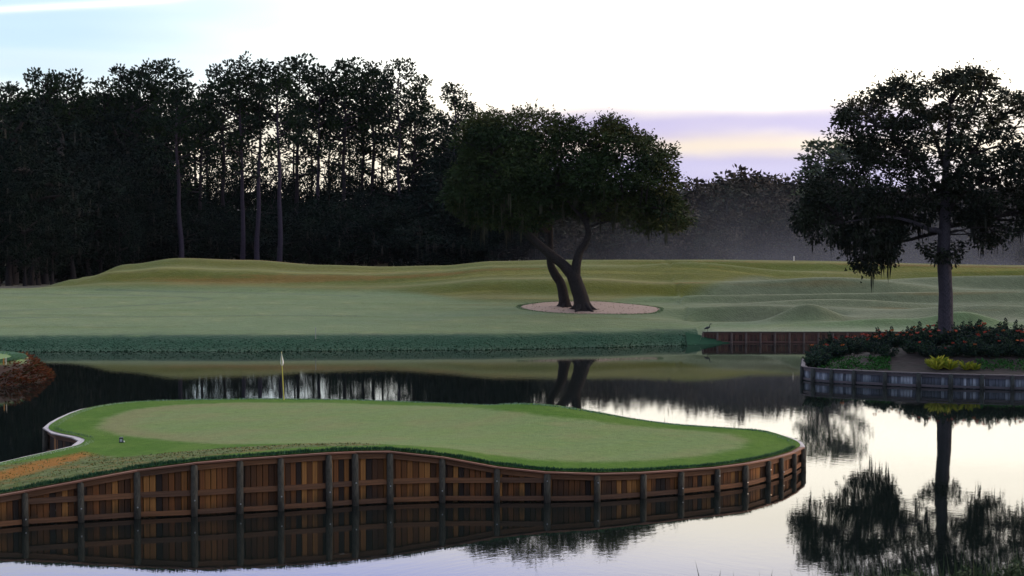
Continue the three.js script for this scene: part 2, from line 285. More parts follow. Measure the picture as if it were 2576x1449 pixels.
// ------------------------------------------------------------------ island green
// front of the bulkhead: post x, waterline y, top y (in the photograph's grid)
const FRONT = [[-200, 1343, 1278], [-72, 1333, 1257], [62, 1321, 1233], [203, 1312, 1207], [345, 1303, 1181], [488, 1297, 1163], [602, 1290, 1153], [705, 1284, 1146], [826, 1276, 1138], [892, 1271, 1135], [980, 1266, 1134], [1112, 1262, 1148], [1250, 1262, 1173], [1376, 1262, 1186], [1500, 1260, 1190], [1615, 1252, 1187], [1709, 1244, 1181], [1800, 1235, 1174], [1869, 1226, 1165], [1926, 1212, 1154], [1958, 1203, 1146], [1990, 1189, 1136], [2012, 1174, 1124]]
  .map(([px, yw, yt]) => { const w = atH(px, yw, 0); const top = atD(px, yt, -w.z); return { x: w.x, z: w.z, h: top.y }; });
const BACK = [[2005, 1112, .78], [1970, 1098, .85], [1920, 1084, .95], [1830, 1077, 1.02], [1700, 1068, 1.08], [1600, 1055, 1.18], [1500, 1037, 1.38], [1400, 1021, 1.55], [1330, 1016, 1.58], [1280, 1018, 1.4], [1240, 1020, 1.2], [1100, 1014, 1.1], [900, 1007, 1.1], [700, 1004, 1.1], [560, 1005, 1.1], [380, 1009, 1.1], [290, 1016, 1.1], [215, 1029, 1.1], [160, 1050, 1.1], [122, 1075, 1.08], [145, 1089, 1.05], [195, 1099, 1.05], [213, 1108, 1.05], [196, 1121, 1.05], [150, 1132, 1.08], [60, 1152, 1.1], [0, 1166, 1.1], [-90, 1186, 1.1], [-200, 1208, 1.1]]
  .map(([px, py, h]) => { const p = atH(px, py, h); return { x: p.x, z: p.z, h }; });
const OUT = [...FRONT, ...BACK];
function densify(loop, step, smoothFrom) {
  const o = []; const n = loop.length;
  for (let i = 0; i < n; i++) {
    const a = loop[i], b = loop[(i + 1) % n], L = Math.hypot(b.x - a.x, b.z - a.z), k = Math.max(1, Math.round(L / step));
    const p0 = loop[(i + n - 1) % n], p3 = loop[(i + 2) % n], straight = i < smoothFrom;
    for (let j = 0; j < k; j++) { const t = j / k, f = (q) => straight ? mix(a[q], b[q], t) : .5 * (2 * a[q] + (b[q] - p0[q]) * t + (2 * p0[q] - 5 * a[q] + 4 * b[q] - p3[q]) * t * t + (3 * a[q] - p0[q] - 3 * b[q] + p3[q]) * t * t * t); o.push({ x: f('x'), z: f('z'), h: f('h'), i }); }
  }
  return o;
}
const RIM = densify(OUT, .3, FRONT.length - 1);
function inPoly(x, z, P) { let c = false; for (let i = 0, j = P.length - 1; i < P.length; j = i++) if ((P[i].z > z) !== (P[j].z > z) && x < (P[j].x - P[i].x) * (z - P[i].z) / (P[j].z - P[i].z) + P[i].x) c = !c; return c; }
function rimH(x, z) { let s = 0, w = 0; for (let i = 0; i < RIM.length; i += 2) { const p = RIM[i], q = 1 / (Math.pow((p.x - x) ** 2 + (p.z - z) ** 2, 1.5) + .002); s += q * p.h; w += q; } return s / w; }
function distLoop(x, z, P) { let m = 1e9; for (let i = 0, j = P.length - 1; i < P.length; j = i++) { const ax = P[j].x, az = P[j].z, vx = P[i].x - ax, vz = P[i].z - az, t = Math.min(1, Math.max(0, ((x - ax) * vx + (z - az) * vz) / (vx * vx + vz * vz + 1e-9))); m = Math.min(m, (x - ax - t * vx) ** 2 + (z - az - t * vz) ** 2); } return Math.sqrt(m); }
const greenH = (x, z) => rimH(x, z) + .03;
function onGreen(px, py) { let p = atH(px, py, 1.2); for (let i = 0; i < 5; i++) p = atH(px, py, greenH(p.x, p.z)); return p; }
// Delaunay triangulation (incremental)
function delaunay(pts) {
  const n = pts.length, P = pts.concat([{ x: -1e4, z: -1e4 }, { x: 1e4, z: -1e4 }, { x: 0, z: 2e4 }]);
  const circ = (a, b, c) => { const A = P[a], B = P[b], C = P[c], bx = B.x - A.x, bz = B.z - A.z, cx = C.x - A.x, cz = C.z - A.z, D = 2 * (bx * cz - bz * cx) || 1e-12, ux = (cz * (bx * bx + bz * bz) - bz * (cx * cx + cz * cz)) / D, uz = (bx * (cx * cx + cz * cz) - cx * (bx * bx + bz * bz)) / D; return { a, b, c, x: A.x + ux, z: A.z + uz, r: ux * ux + uz * uz }; };
  const order = [...Array(n).keys()].sort((i, j) => P[i].x - P[j].x); let open = [circ(n, n + 1, n + 2)], done = [];
  for (const i of order) {
    const p = P[i], edges = new Map();
    for (let k = open.length - 1; k >= 0; k--) { const t = open[k], dx = p.x - t.x; if (dx > 0 && dx * dx > t.r) { done.push(t); open[k] = open[open.length - 1]; open.pop(); continue; } const dz = p.z - t.z; if (dx * dx + dz * dz < t.r) { for (const [u, v] of [[t.a, t.b], [t.b, t.c], [t.c, t.a]]) { const key = u < v ? u * 65536 + v : v * 65536 + u; edges.has(key) ? edges.set(key, null) : edges.set(key, [u, v]); } open[k] = open[open.length - 1]; open.pop(); } }
    for (const e of edges.values()) if (e) open.push(circ(e[0], e[1], i));
  }
  return done.concat(open).filter((t) => t.a < n && t.b < n && t.c < n).map((t) => [t.a, t.b, t.c]);
}
const PUTT = [[238, 1076], [262, 1052], [330, 1030], [440, 1018], [600, 1012], [850, 1013], [1100, 1021], [1250, 1031], [1360, 1042], [1480, 1056], [1600, 1072], [1720, 1080], [1840, 1091], [1885, 1108], [1868, 1128], [1770, 1147], [1620, 1160], [1480, 1163], [1340, 1156], [1230, 1143], [1120, 1128], [980, 1119], [800, 1117], [620, 1118], [500, 1115], [400, 1106], [300, 1095]].map(([x, y]) => onGreen(x, y));
{
  const r = rng(11), pts = RIM.map((p) => ({ x: p.x, z: p.z, h: p.h + .03, rim: 1 }));
  const x0 = Math.min(...OUT.map((p) => p.x)), x1 = Math.max(...OUT.map((p) => p.x)), z0 = Math.min(...OUT.map((p) => p.z)), z1 = Math.max(...OUT.map((p) => p.z));
  for (let x = x0; x < x1; x += .55) for (let z = z0; z < z1; z += .55) { const a = x + (r() - .5) * .3, b = z + (r() - .5) * .3; if (inPoly(a, b, RIM) && distLoop(a, b, RIM) > .28) pts.push({ x: a, z: b, h: greenH(a, b) + .012 * fbm(a * .8, b * .8, 3, 2) }); }
  const tris = delaunay(pts).filter(([a, b, c]) => inPoly((pts[a].x + pts[b].x + pts[c].x) / 3, (pts[a].z + pts[b].z + pts[c].z) / 3, RIM));
  const pos = [], uv = []; for (const p of pts) { pos.push(p.x, p.h, p.z); uv.push((p.x - x0) / (x1 - x0), (p.z - z0) / (z1 - z0)); }
  const idx = []; for (const [a, b, c] of tris) { const A = pts[a], B = pts[b], C = pts[c]; ((B.x - A.x) * (C.z - A.z) - (B.z - A.z) * (C.x - A.x)) < 0 ? idx.push(a, b, c) : idx.push(a, c, b); }
  const g = new THREE.BufferGeometry(); g.setAttribute('position', new THREE.Float32BufferAttribute(pos, 3)); g.setAttribute('uv', new THREE.Float32BufferAttribute(uv, 2)); g.setIndex(idx); g.computeVertexNormals();
  const ROUGH = [[-220, 1200], [0, 1160], [150, 1126], [205, 1112], [245, 1122], [300, 1134], [420, 1131], [520, 1129], [650, 1128], [800, 1125], [900, 1125], [960, 1128], [940, 1150], [700, 1165], [350, 1200], [0, 1265], [-220, 1300]].map(([a, b]) => { const p = atH(a, b, b > 1140 ? 1.3 : 1.45); return p; });
  const TAWNY = [[-200, 1236], [0, 1199], [100, 1172], [180, 1146], [235, 1124]].map(([a, b]) => onGreen(a, b));
  {
    const S = new Soup(), q = rng(33), cs = [[.12, .15, .05], [.10, .12, .04], [.16, .19, .08], [.22, .26, .15], [.20, .12, .035], [.15, .14, .05]];
    const X0 = Math.min(...ROUGH.map((p) => p.x)), X1 = Math.max(...ROUGH.map((p) => p.x)), Z0 = Math.min(...ROUGH.map((p) => p.z)), Z1 = Math.max(...ROUGH.map((p) => p.z));
    for (let i = 0; i < 15000; i++) { const x = mix(Math.max(X0, -21), X1, q()), z = mix(Z0, Z1, q()); if (!inPoly(x, z, ROUGH) || !inPoly(x, z, RIM)) continue; const cl = fbm(x * 2.4, z * 3.2, 5, 2); if (cl < -.05) continue; const y = greenH(x, z) - .01, h = (.02 + .035 * q()) * (1 + cl), a = q() * 6.28, w = .02 + .02 * q(), c = cs[Math.floor(q() * 6)]; S.tri([x - Math.cos(a) * w, y, z - Math.sin(a) * w], [x + Math.cos(a) * w, y, z + Math.sin(a) * w], [x + (q() - .5) * .08, y + h, z + (q() - .5) * .08], c); }
    struct('rough_grass', S.build(), leafMat(), 'rough partly dormant grass on the causeway and front lip of the green', 'grass', 'stuff');
  }
  const map = tex(1100, 900, (u, v) => {
    const x = x0 + u * (x1 - x0), z = z0 + v * (z1 - z0), dp = distLoop(x, z, PUTT) * (inPoly(x, z, PUTT) ? 1 : -1);
    const n1 = fbm(x * .35, z * .35, 2, 4), n2 = fbm(x * 2.2, z * 2.2, 6, 3), fine = N3(x * 9, z * 9, 3), stripe = fbm(x * .25, z * 1.6, 9, 3);
    const putt = mix3([.15, .208, .066], [.18, .2, .078], sst(-.25, .3, n1)), collar = mix3([.056, .13, .008], [.08, .15, .016], sst(-.2, .3, n1 + n2 * .3));
    let c = mix3(collar, mix3(mix3(putt, [.12, .2, .065], sst(0, .4, stripe) * .5), [.15, .205, .075], .5 + .5 * Math.sin((x * .86 + z * .5) * 2.6) > .5 ? .45 : 0), sst(-.35, .5, dp + n2 * .35));
    c = mix3(c, [.20, .17, .08], sst(-.15, .5, dp) * (1 - sst(.7, 2.2, dp)) * sst(-8, -14, x) * .55);
    // rougher, partly dormant turf on the causeway and the near lip
    const ww = sst(-.35, .35, distLoop(x, z, ROUGH) * (inPoly(x, z, ROUGH) ? 1 : -1) + n1 * .5 + n2 * .25);
    const roughC = mix3([.085, .115, .03], [.13, .155, .06], sst(-.2, .3, n2));
    let w = mix3(roughC, [.05, .045, .022], sst(.08, .3, fbm(x * 3.2, z * 5, 14, 3)) * .6);
    w = mix3(w, [.20, .095, .022], sst(0, .3, fbm(x * .8, z * 1.6, 17, 4)) * .5);
    let td = 99; for (let i = 1; i < TAWNY.length; i++) { const A = TAWNY[i - 1], B = TAWNY[i], vx = B.x - A.x, vz = B.z - A.z, t = Math.min(1, Math.max(0, ((x - A.x) * vx + (z - A.z) * vz) / (vx * vx + vz * vz))); td = Math.min(td, Math.hypot(x - A.x - t * vx, z - A.z - t * vz)); }
    w = mix3(w, [.30, .115, .015], (1 - sst(.35, 1.0, td + n2 * .5 + n1 * .3)) * .85);
    c = mix3(c, w, ww);
    if (N3(x * 3.1, z * 3.1, 55) > .62 && dp > 0) c = mix3(c, [.09, .085, .035], .45);
    const k = 1 + .22 * n2 + .16 * fine; return [c[0] * k, c[1] * k, c[2] * k];
  }, true, false);
  const gb = grassBump.clone(); gb.repeat.set((x1 - x0) / 3, (z1 - z0) / 3); gb.needsUpdate = true;
  struct('putting_green', g, new THREE.MeshPhysicalMaterial({ map, bumpMap: gb, bumpScale: .035, roughness: .95, specularIntensity: .2, sheen: .06, sheenColor: rgb(.86, .86, .6), sheenRoughness: .5, side: THREE.DoubleSide }), 'mown putting green with brighter collar on the timber walled island', 'green');
}
// shaggy lip of grass hanging over the cap boards
function fringe(name, loop, inward, hMin, hMax, per, seed, cols, label) {
  const S = new Soup(), r = rng(seed), n = loop.length;
  for (let i = 0; i < n - 1; i++) {
    const a = loop[i], b = loop[i + 1], L = Math.hypot(b.x - a.x, b.z - a.z), tx = (b.x - a.x) / L, tz = (b.z - a.z) / L;
    for (let k = 0; k < L * per; k++) {
      const t = r(), o = inward[0] + r() * (inward[1] - inward[0]), clump = .8 + .5 * fbm(a.x * 1.1 + t * tx * L, a.z * 1.1, 3, 3);
      // loops run so that the inside lies to the left of the direction of travel
      const x = mix(a.x, b.x, t) + tz * o, z = mix(a.z, b.z, t) - tx * o, y = mix(a.h, b.h, t) + .03 - .02, h = (hMin + r() * (hMax - hMin)) * clump, w = .018 + r() * .02;
      const lean = (r() - .75) * h * 1.1, cc = cols[Math.floor(r() * cols.length)], v = .7 + .6 * r();
      S.tri([x - tx * w, y, z - tz * w], [x + tx * w, y, z + tz * w], [x + tz * lean + tx * (r() - .5) * .1, y + h, z - tx * lean + tz * (r() - .5) * .1], [cc[0] * v, cc[1] * v, cc[2] * v]);
    }
  }
  return struct(name, S.build(), leafMat(), label, 'grass', 'stuff');
}

// ------------------------------------------------------------------ timber bulkheads
const plankTones = [[.18, .065, .014], [.34, .135, .03], [.09, .033, .009], [.46, .20, .05], [.03, .014, .008], [.25, .088, .02], [.12, .045, .012]].map((c) => wood(...c, .8, true));
const railTones = [[.21, .095, .045], [.26, .115, .05], [.16, .08, .045]].map((c) => wood(...c));
const capTones = [[.32, .14, .09], [.27, .125, .08], [.35, .16, .10]].map((c) => wood(...c, .65));
const capPale = wood(.52, .46, .47, .55);
const postMat = std({ color: rgb(.125, .11, .09), map: barkMap, bumpMap: barkBump, bumpScale: .02, roughness: .85, vertexColors: true });
const boltMat = std({ color: rgb(.55, .56, .58), metalness: .8, roughness: .35 });
const boltGeo = new THREE.CylinderGeometry(.022, .026, .02, 8).rotateX(Math.PI / 2);
function postGeo(h, rad, seed) {                   // a driven pile: round, worn, chamfered at the top, dark with damp near the water
  const pts = [], rr = []; const r = rng(seed), top = h;
  for (const y of [-.7, -.1, .1, .22, .4, .7, 1.0, 1.3, 1.6]) if (y < top - .12) { pts.push(V(0, y, 0)); rr.push(rad * (1 + (r() - .5) * .1)); }
  pts.push(V(0, top - .05, 0), V(0, top, 0)); rr.push(rad, rad * .72);
  const g = tube(pts, rr, 10, .08, seed), c = [], p = g.attributes.position;
  for (let i = 0; i < p.count; i++) { const k = .38 + .62 * sst(.08, .55, p.getY(i) + .1 * Math.sin(seed + i * 2.1)); c.push(k * .96, k, k * .94); }
  g.setAttribute('color', new THREE.Float32BufferAttribute(c, 3)); return g;
}
// planks in three grain cuts and three heights, stained dark up to an uneven tide line
const CLS = [.95, 1.35, 1.8];
const unitPlank = CLS.map((hc) => [0, 1, 2, 3].map((k) => { const g = new THREE.BoxGeometry(1, 1, .045, 2, 12, 1), uv = g.attributes.uv, p = g.attributes.position, c = []; const tot = hc + .43; for (let i = 0; i < uv.count; i++) { uv.setXY(i, uv.getX(i) * .35 + k * .23, uv.getY(i) * .6 + k * .21); const y = (p.getY(i) + .5) * tot - .5, w = sst(.12, .34 + .1 * k, y + .07 * Math.sin(k * 5 + p.getX(i) * 4)); c.push(mix(.3, 1, w), mix(.36, 1, w), mix(.34, 1, w)); } g.setAttribute('color', new THREE.Float32BufferAttribute(c, 3)); return g; }));
const clsOf = (h) => h < 1.15 ? 0 : h < 1.58 ? 1 : 2;
const railGeoFor = (() => { const c = {}; return (L, h, t) => { const k = `${L.toFixed(1)}_${h}_${t}`; if (!c[k]) { const g = plankGeo(1, h, t, .012); const p = g.attributes.position; for (let i = 0; i < p.count; i++) if (Math.abs(p.getX(i)) > .4) p.setX(i, Math.sign(p.getX(i)) * .5); const uv = g.attributes.uv; for (let i = 0; i < uv.count; i++) uv.setXY(i, uv.getY(i) * 1.2 + .3, uv.getX(i) * .8); c[k] = g; } return c[k]; }; })();
function bulkhead(root, loop, o) {
  const r = rng(o.seed), n = loop.length;
  for (let i = 0; i < n; i++) {
    const p = loop[i];
    if (i < n - 1) {
      const q = loop[i + 1], L = Math.hypot(q.x - p.x, q.z - p.z), tx = (q.x - p.x) / L, tz = (q.z - p.z) / L, th = -Math.atan2(tz, tx), nx = -tz, nz = tx;
      const place = (m, t, y, out, slope = 0) => { m.position.set(mix(p.x, q.x, t) + nx * out, y, mix(p.z, q.z, t) + nz * out); m.rotation.order = 'YZX'; m.rotation.set(0, th, slope); return m; };
      const slope = Math.atan2(q.h - p.h, L), SL = Math.hypot(L, q.h - p.h), mid = (p.h + q.h) / 2;
      // vertical planks
      const k = Math.max(2, Math.round(L / o.plank));
      if (o.planks !== false) for (let j = 0; j < k; j++) {
        const t = (j + .5) / k, top = mix(p.h, q.h, t) - .07, tone = Math.floor(Math.pow(r(), .9) * o.tones.length), m = mesh('plank', unitPlank[clsOf(top + .07)][Math.floor(r() * 4)], o.tones[tone], root);
        m.scale.set(L / k * (.93 - .05 * r()), top + .5, 1); place(m, t, (top - .5) / 2, -.03 + (r() - .5) * .03, (r() - .5) * .012);
      } else { const g = new THREE.BoxGeometry(L * .995, mid + .45, .05); g.setAttribute('color', new THREE.Float32BufferAttribute(new Float32Array(72).fill(.8), 3)); place(mesh('plank_panel', g, o.tones[0], root), .5, (mid - .55) / 2, -.03); }
      // rails between the posts
      const rails = [[mid - .16, o.railH, slope]];
      if (mid > 1.08 && o.midRail) rails.push([o.midRail, o.railH, 0]);
      rails.push([o.bottomRail ?? .12, o.railH * .85, 0]);
      for (const [y, h, s] of rails) { const m = mesh('rail', railGeoFor(L, h, .08), o.rails[Math.floor(r() * o.rails.length)], root); m.scale.x = (s ? SL : L) - .02; place(m, .5, y + (r() - .5) * .015, .035, s + (s ? 0 : (r() - .5) * .012)); }
      if (o.cap) { const m = mesh('cap_board', railGeoFor(L, .05, o.capW), o.caps[Math.floor(r() * o.caps.length)], root); m.scale.x = SL + .035; place(m, .5, mid - .026 + (i % 2) * .004, o.capOut ?? .05, slope); }
    }
    if (o.posts !== false) {
      const a = loop[Math.max(0, i - 1)], b = loop[Math.min(n - 1, i + 1)], L = Math.hypot(b.x - a.x, b.z - a.z), nx = -(b.z - a.z) / L, nz = (b.x - a.x) / L;
      const m = mesh('post', postGeo(p.h - (o.postDrop ?? .07), o.postR * (.9 + .2 * r()), o.seed * 31 + i), o.postMat || postMat, root);
      m.position.set(p.x + nx * o.postOut, 0, p.z + nz * o.postOut); m.rotation.z = (r() - .5) * .015;
      if (o.bolts && r() < .75) { const bm = mesh('bolt', boltGeo, boltMat, m); bm.position.set(nx * (o.postR + .008), Math.min(p.h - .3, .55 + (r() - .5) * .7), nz * (o.postR + .008)); bm.rotation.y = Math.atan2(nx, nz); }
    }
  }
}
{
  const w = thing('timber_bulkhead', 'tall brown timber retaining wall with posts holding up the putting green island', 'retaining wall');
  bulkhead(w, FRONT, { seed: 3, plank: .19, tones: plankTones, rails: railTones, railH: .17, midRail: .74, cap: true, caps: capTones, capW: .26, postR: .108, postOut: .105, bolts: true });
  const iTip = BACK.findIndex((p) => Math.abs(p.h - 1.08) < 1e-6 && p.x < -17);
  const far = [FRONT[FRONT.length - 1], ...densify(BACK, 1.6, 0).filter((p) => p.i < iTip), BACK[iTip]];
  bulkhead(w, far, { seed: 8, plank: .3, planks: false, tones: plankTones, rails: railTones, railH: .17, cap: true, caps: [capPale], capW: .3, postR: .12, postOut: .12 });
  const notch = BACK.slice(iTip, iTip + 5);
  bulkhead(w, notch, { seed: 9, plank: .2, tones: plankTones.slice(2, 5), rails: [railTones[2]], railH: .17, cap: true, caps: [capPale], capW: .34, capOut: .06, posts: false });
  bulkhead(w, BACK.slice(iTip + 4), { seed: 10, plank: .3, planks: false, tones: plankTones, rails: railTones, railH: .17, cap: true, caps: [capPale], capW: .26, postR: .12, postOut: .12 });
  const dark = [.035, .10, .055], dew = [.22, .31, .21], mid = [.08, .17, .08];
  const fr = densify(FRONT, .4, 99).filter((p) => p.i < FRONT.length - 1);
  fringe('grass_lip', fr, [.06, .24], .10, .2, 200, 21, [dark, dark, mid], 'dark shaggy grass hanging along the front edge of the green');
  fringe('dewy_grass_edge', fr, [.2, .4], .05, .11, 120, 22, [dew, mid, mid], 'pale dewy grass tips along the front edge of the green');
  const bk = RIM.filter((p) => p.i >= FRONT.length - 1 && p.i < OUT.length - 1);
  fringe('rear_grass_edge', bk, [.16, .42], .05, .11, 70, 23, [dew, mid, dew], 'pale dewy grass along the rear edge of the green');
}
// far bulkhead across the lake
{
  const w = thing('timber_bulkhead', 'low reddish timber wall along the far shore behind the flower island', 'retaining wall');
  const loop = []; for (let x = BX0; x < 62; x += 1.06) loop.push({ x, z: -131.04 + .02 * Math.sin(x), h: .84 });
  const t = [[.22, .10, .075], [.17, .08, .065], [.27, .13, .09], [.12, .06, .05]].map((c) => wood(...c, .8, true));
  bulkhead(w, loop, { seed: 14, plank: .26, tones: t, rails: [wood(.20, .11, .09)], railH: .13, cap: true, caps: [wood(.06, .055, .05)], capW: .24, postR: .085, postOut: .1, bottomRail: .08, postMat: std({ color: rgb(.2, .15, .13), map: barkMap, roughness: .9 }) });
}
// flower island
const ISL = [[2024, 936], [2023, 946], [2022, 956], [2048, 961], [2093, 964], [2149, 967], [2227, 971], [2311, 974], [2392, 977], [2470, 979], [2546, 981], [2625, 982], [2700, 981], [2775, 977], [2840, 968], [2885, 955], [2900, 938], [2880, 920], [2820, 905], [2700, 896], [2560, 892], [2400, 893], [2260, 898], [2150, 907], [2070, 920]].map(([px, y]) => { const p = atH(px, y, 0); return { x: p.x, z: p.z, h: .82 }; });
const ISLC = { x: ISL.reduce((s, p) => s + p.x, 0) / ISL.length, z: ISL.reduce((s, p) => s + p.z, 0) / ISL.length };
const islRim = densify(ISL, .5, 99);
const TREE2 = atD(2380, 862, 108.5);
function islandH(x, z) { const d = distLoop(x, z, ISL); return .74 + 1.0 * sst(0, 7.5, d) + .06 * fbm(x * .8, z * .8, 3, 3) * sst(0, 1, d); }
function onIsland(px, py) { for (let d = 96; d < 122; d += .06) { const p = atD(px, py, d); if (!inPoly(p.x, p.z, ISL)) continue; const g = islandH(p.x, p.z); if (p.y <= g) { p.y = g; return p; } } return atD(px, py, 112); }
{
  const w = thing('timber_bulkhead', 'weathered grey blue timber wall around the flower island', 'retaining wall');
  const t = [[.30, .35, .45], [.42, .48, .58], [.18, .21, .28], [.6, .66, .78], [.13, .15, .2]].map((c) => wood(...c, .8, true));
  bulkhead(w, [...ISL, ISL[0]], { seed: 17, plank: .17, tones: t, rails: [wood(.13, .12, .14), wood(.16, .14, .16)], railH: .15, cap: true, caps: [wood(.17, .15, .17), wood(.2, .17, .2)], capW: .22, postR: .12, postOut: .1, postDrop: .0, bottomRail: .1, postMat: std({ color: rgb(.09, .10, .10), map: barkMap, bumpMap: barkBump, bumpScale: .02, roughness: .85, vertexColors: true }) });
  const r = rng(31), pts = islRim.map((p) => ({ x: p.x, z: p.z, h: .74 }));
  for (let x = 16; x < 42; x += .6) for (let z = -122; z < -94; z += .6) { const a = x + (r() - .5) * .3, b = z + (r() - .5) * .3; if (inPoly(a, b, ISL) && distLoop(a, b, ISL) > .35) pts.push({ x: a, z: b, h: islandH(a, b) }); }
  const tris = delaunay(pts).filter(([a, b, c]) => inPoly((pts[a].x + pts[b].x + pts[c].x) / 3, (pts[a].z + pts[b].z + pts[c].z) / 3, ISL));
  const pos = [], uv = [], idx = []; for (const p of pts) { pos.push(p.x, p.h, p.z); uv.push((p.x - 16) / 26, (p.z + 122) / 28); }
  for (const [a, b, c] of tris) { const A = pts[a], B = pts[b], C = pts[c]; ((B.x - A.x) * (C.z - A.z) - (B.z - A.z) * (C.x - A.x)) < 0 ? idx.push(a, b, c) : idx.push(a, c, b); }
  const g = new THREE.BufferGeometry(); g.setAttribute('position', new THREE.Float32BufferAttribute(pos, 3)); g.setAttribute('uv', new THREE.Float32BufferAttribute(uv, 2)); g.setIndex(idx); g.computeVertexNormals();
  const map = tex(512, 512, (u, v) => { const x = 16 + u * 26, z = -122 + v * 28, n = fbm(x * 1.2, z * 1.2, 5, 4), k = 1 + .5 * fbm(x * 6, z * 6, 2, 3); const c = mix3([.02, .011, .010], [.013, .010, .008], sst(-.2, .3, n)); return [c[0] * k, c[1] * k, c[2] * k]; }, true, false);
  struct('island_soil', g, std({ map, bumpMap: grassBump, bumpScale: .05, roughness: .95, side: THREE.DoubleSide }), 'dark bare soil mounded on the flower island', 'soil');
}

// ------------------------------------------------------------------ flag, marker, sand bed, stakes, bird
{
  const b = onGreen(714, 1006), top = atD(708, 885, -b.z), f = thing('golf_flag', 'white flag hanging limp on a thin yellow pole on the putting green', 'flag', b);
  const hh = top.y - b.y, lean = V(top.x - b.x, hh, 0);
  mesh('pole', tube([V(0, -.05, 0), lean.clone().multiplyScalar(.5), lean], [.024, .021, .017], 8), std({ color: rgb(.62, .55, .08), roughness: .4 }), f);
  const pos = [], idx = [], nu = 7, nv = 14;                       // cloth drooping from the top of the pole in folds
  for (let i = 0; i <= nv; i++) for (let j = 0; j <= nu; j++) { const v = i / nv, u = j / nu, w = (.02 + .17 * Math.pow(v, 1.1)) * (v > .82 ? mix(1, .35, (v - .82) / .18) : 1), x = (u - .42) * w, y = hh - .01 - v * .6 - (v > .8 ? .05 * Math.sin(u * 3) : 0), z = .045 * Math.sin(u * 9 + v * 2) * (.3 + v) + .014; pos.push(x + lean.x * (1 - v * .2), y, z); }
  for (let i = 0; i < nv; i++) for (let j = 0; j < nu; j++) { const k = i * (nu + 1) + j; idx.push(k, k + nu + 1, k + 1, k + 1, k + nu + 1, k + nu + 2); }
  const g = new THREE.BufferGeometry(); g.setAttribute('position', new THREE.Float32BufferAttribute(pos, 3)); g.setIndex(idx); g.computeVertexNormals();
  mesh('cloth', g, std({ color: rgb(.82, .82, .8), roughness: .8, side: THREE.DoubleSide }), f);
}
{
  const p = onGreen(305, 1113), t = thing('tee_box_marker', 'small dark grey box with pale front standing on the collar of the green', 'marker', p, .2);
  const body = plankGeo(.15, .2, .13, .02); body.translate(0, .1, 0); mesh('housing', body, std({ color: rgb(.035, .04, .055), roughness: .5 }), t);
  const pl = plankGeo(.085, .11, .012, .008); pl.translate(-.005, .095, .071); mesh('front_plate', pl, std({ color: rgb(.5, .5, .58), roughness: .45 }), t);
  const lens = new THREE.CylinderGeometry(.028, .032, .03, 12).rotateX(Math.PI / 2); lens.translate(0, .17, .072); mesh('lens', lens, std({ color: rgb(.01, .01, .015), roughness: .15 }), t);
  const ft = plankGeo(.2, .035, .17, .01); ft.translate(.01, .018, 0); mesh('base_plate', ft, std({ color: rgb(.03, .035, .045), roughness: .6 }), t);
  const bl = new THREE.SphereGeometry(.03, 12, 8); bl.translate(.105, .04, .07); mesh('white_knob', bl, std({ color: rgb(.8, .8, .76), roughness: .4 }), t);
}
const BED = onGround(1484, 775);
{
  const pos = [], idx = [], uv = [], R = 26, A = 96, rx = 5.55, rz = 2.75;
  for (let i = 0; i <= R; i++) for (let j = 0; j <= A; j++) { const th = j / A * 2 * Math.PI, w = 1 + .035 * fbm(Math.cos(th) * 2, Math.sin(th) * 2, 4, 3), q = i / R, x = BED.x + Math.sign(Math.cos(th)) * Math.pow(Math.abs(Math.cos(th)), .8) * rx * q * w, z = BED.z + Math.sin(th) * rz * q * w; pos.push(x, ground(x, -z) + .035 + (q > .97 ? -.06 : .012 * fbm(x * 2, z * 2, 3, 2)), z); uv.push(x / 2, z / 2); }
  for (let i = 0; i < R; i++) for (let j = 0; j < A; j++) { const k = i * (A + 1) + j; idx.push(k, k + 1, k + A + 1, k + 1, k + A + 2, k + A + 1); }
  const g = new THREE.BufferGeometry(); g.setAttribute('position', new THREE.Float32BufferAttribute(pos, 3)); g.setAttribute('uv', new THREE.Float32BufferAttribute(uv, 2)); g.setIndex(idx); g.computeVertexNormals();
  const sm = tex(256, 256, (u, v) => { const k = .85 + .35 * pn(u, v, 30, 30, 4) + .3 * pn(u, v, 70, 70, 7); return [.45 * k, .315 * k, .25 * k]; }, true, true);
  struct('sand_bed', g, std({ map: sm, bumpMap: grassBump, bumpScale: .02, roughness: .95, side: THREE.DoubleSide }), 'oval bed of pinkish sand under the twin oaks', 'sand bed');
}
{
  const S = new Soup(), r = rng(61); for (let i = 0; i < 380; i++) { const a = r() * 6.28, q = Math.sqrt(r()) * 1.04, x = BED.x + Math.cos(a) * q * 5.5, z = BED.z + Math.sin(a) * q * 2.7, y = Math.max(ground(x, -z) + .05, 0); if (fbm(x * .9, z * 1.5, 3, 2) < -.05 && q < .9) continue; const c = r() < .6 ? [.10, .055, .025] : [.06, .08, .03]; leaf(S, r, x, y, z, .11, .05, c, [r() - .5, .12, r() - .5]); }
  struct('leaf_litter', S.build(), leafMat(), 'fallen oak leaves scattered over the sand bed', 'leaves', 'stuff');
  const G = new Soup(); for (let i = 0; i < 1300; i++) { const a = r() * 6.28, q = .97 + .08 * r(), x = BED.x + Math.sign(Math.cos(a)) * Math.pow(Math.abs(Math.cos(a)), .8) * 5.55 * q, z = BED.z + Math.sin(a) * 2.75 * q, y = ground(x, -z) - .01, h = .03 + .06 * r(), v = .7 + .6 * r(); G.tri([x - .035, y, z], [x + .035, y, z], [x + (r() - .5) * .1, y + h, z], [.16 * v, .23 * v, .11 * v]); }
  struct('bed_edge_grass', G.build(), leafMat(), 'grass creeping over the rim of the sand bed', 'grass', 'stuff');
}
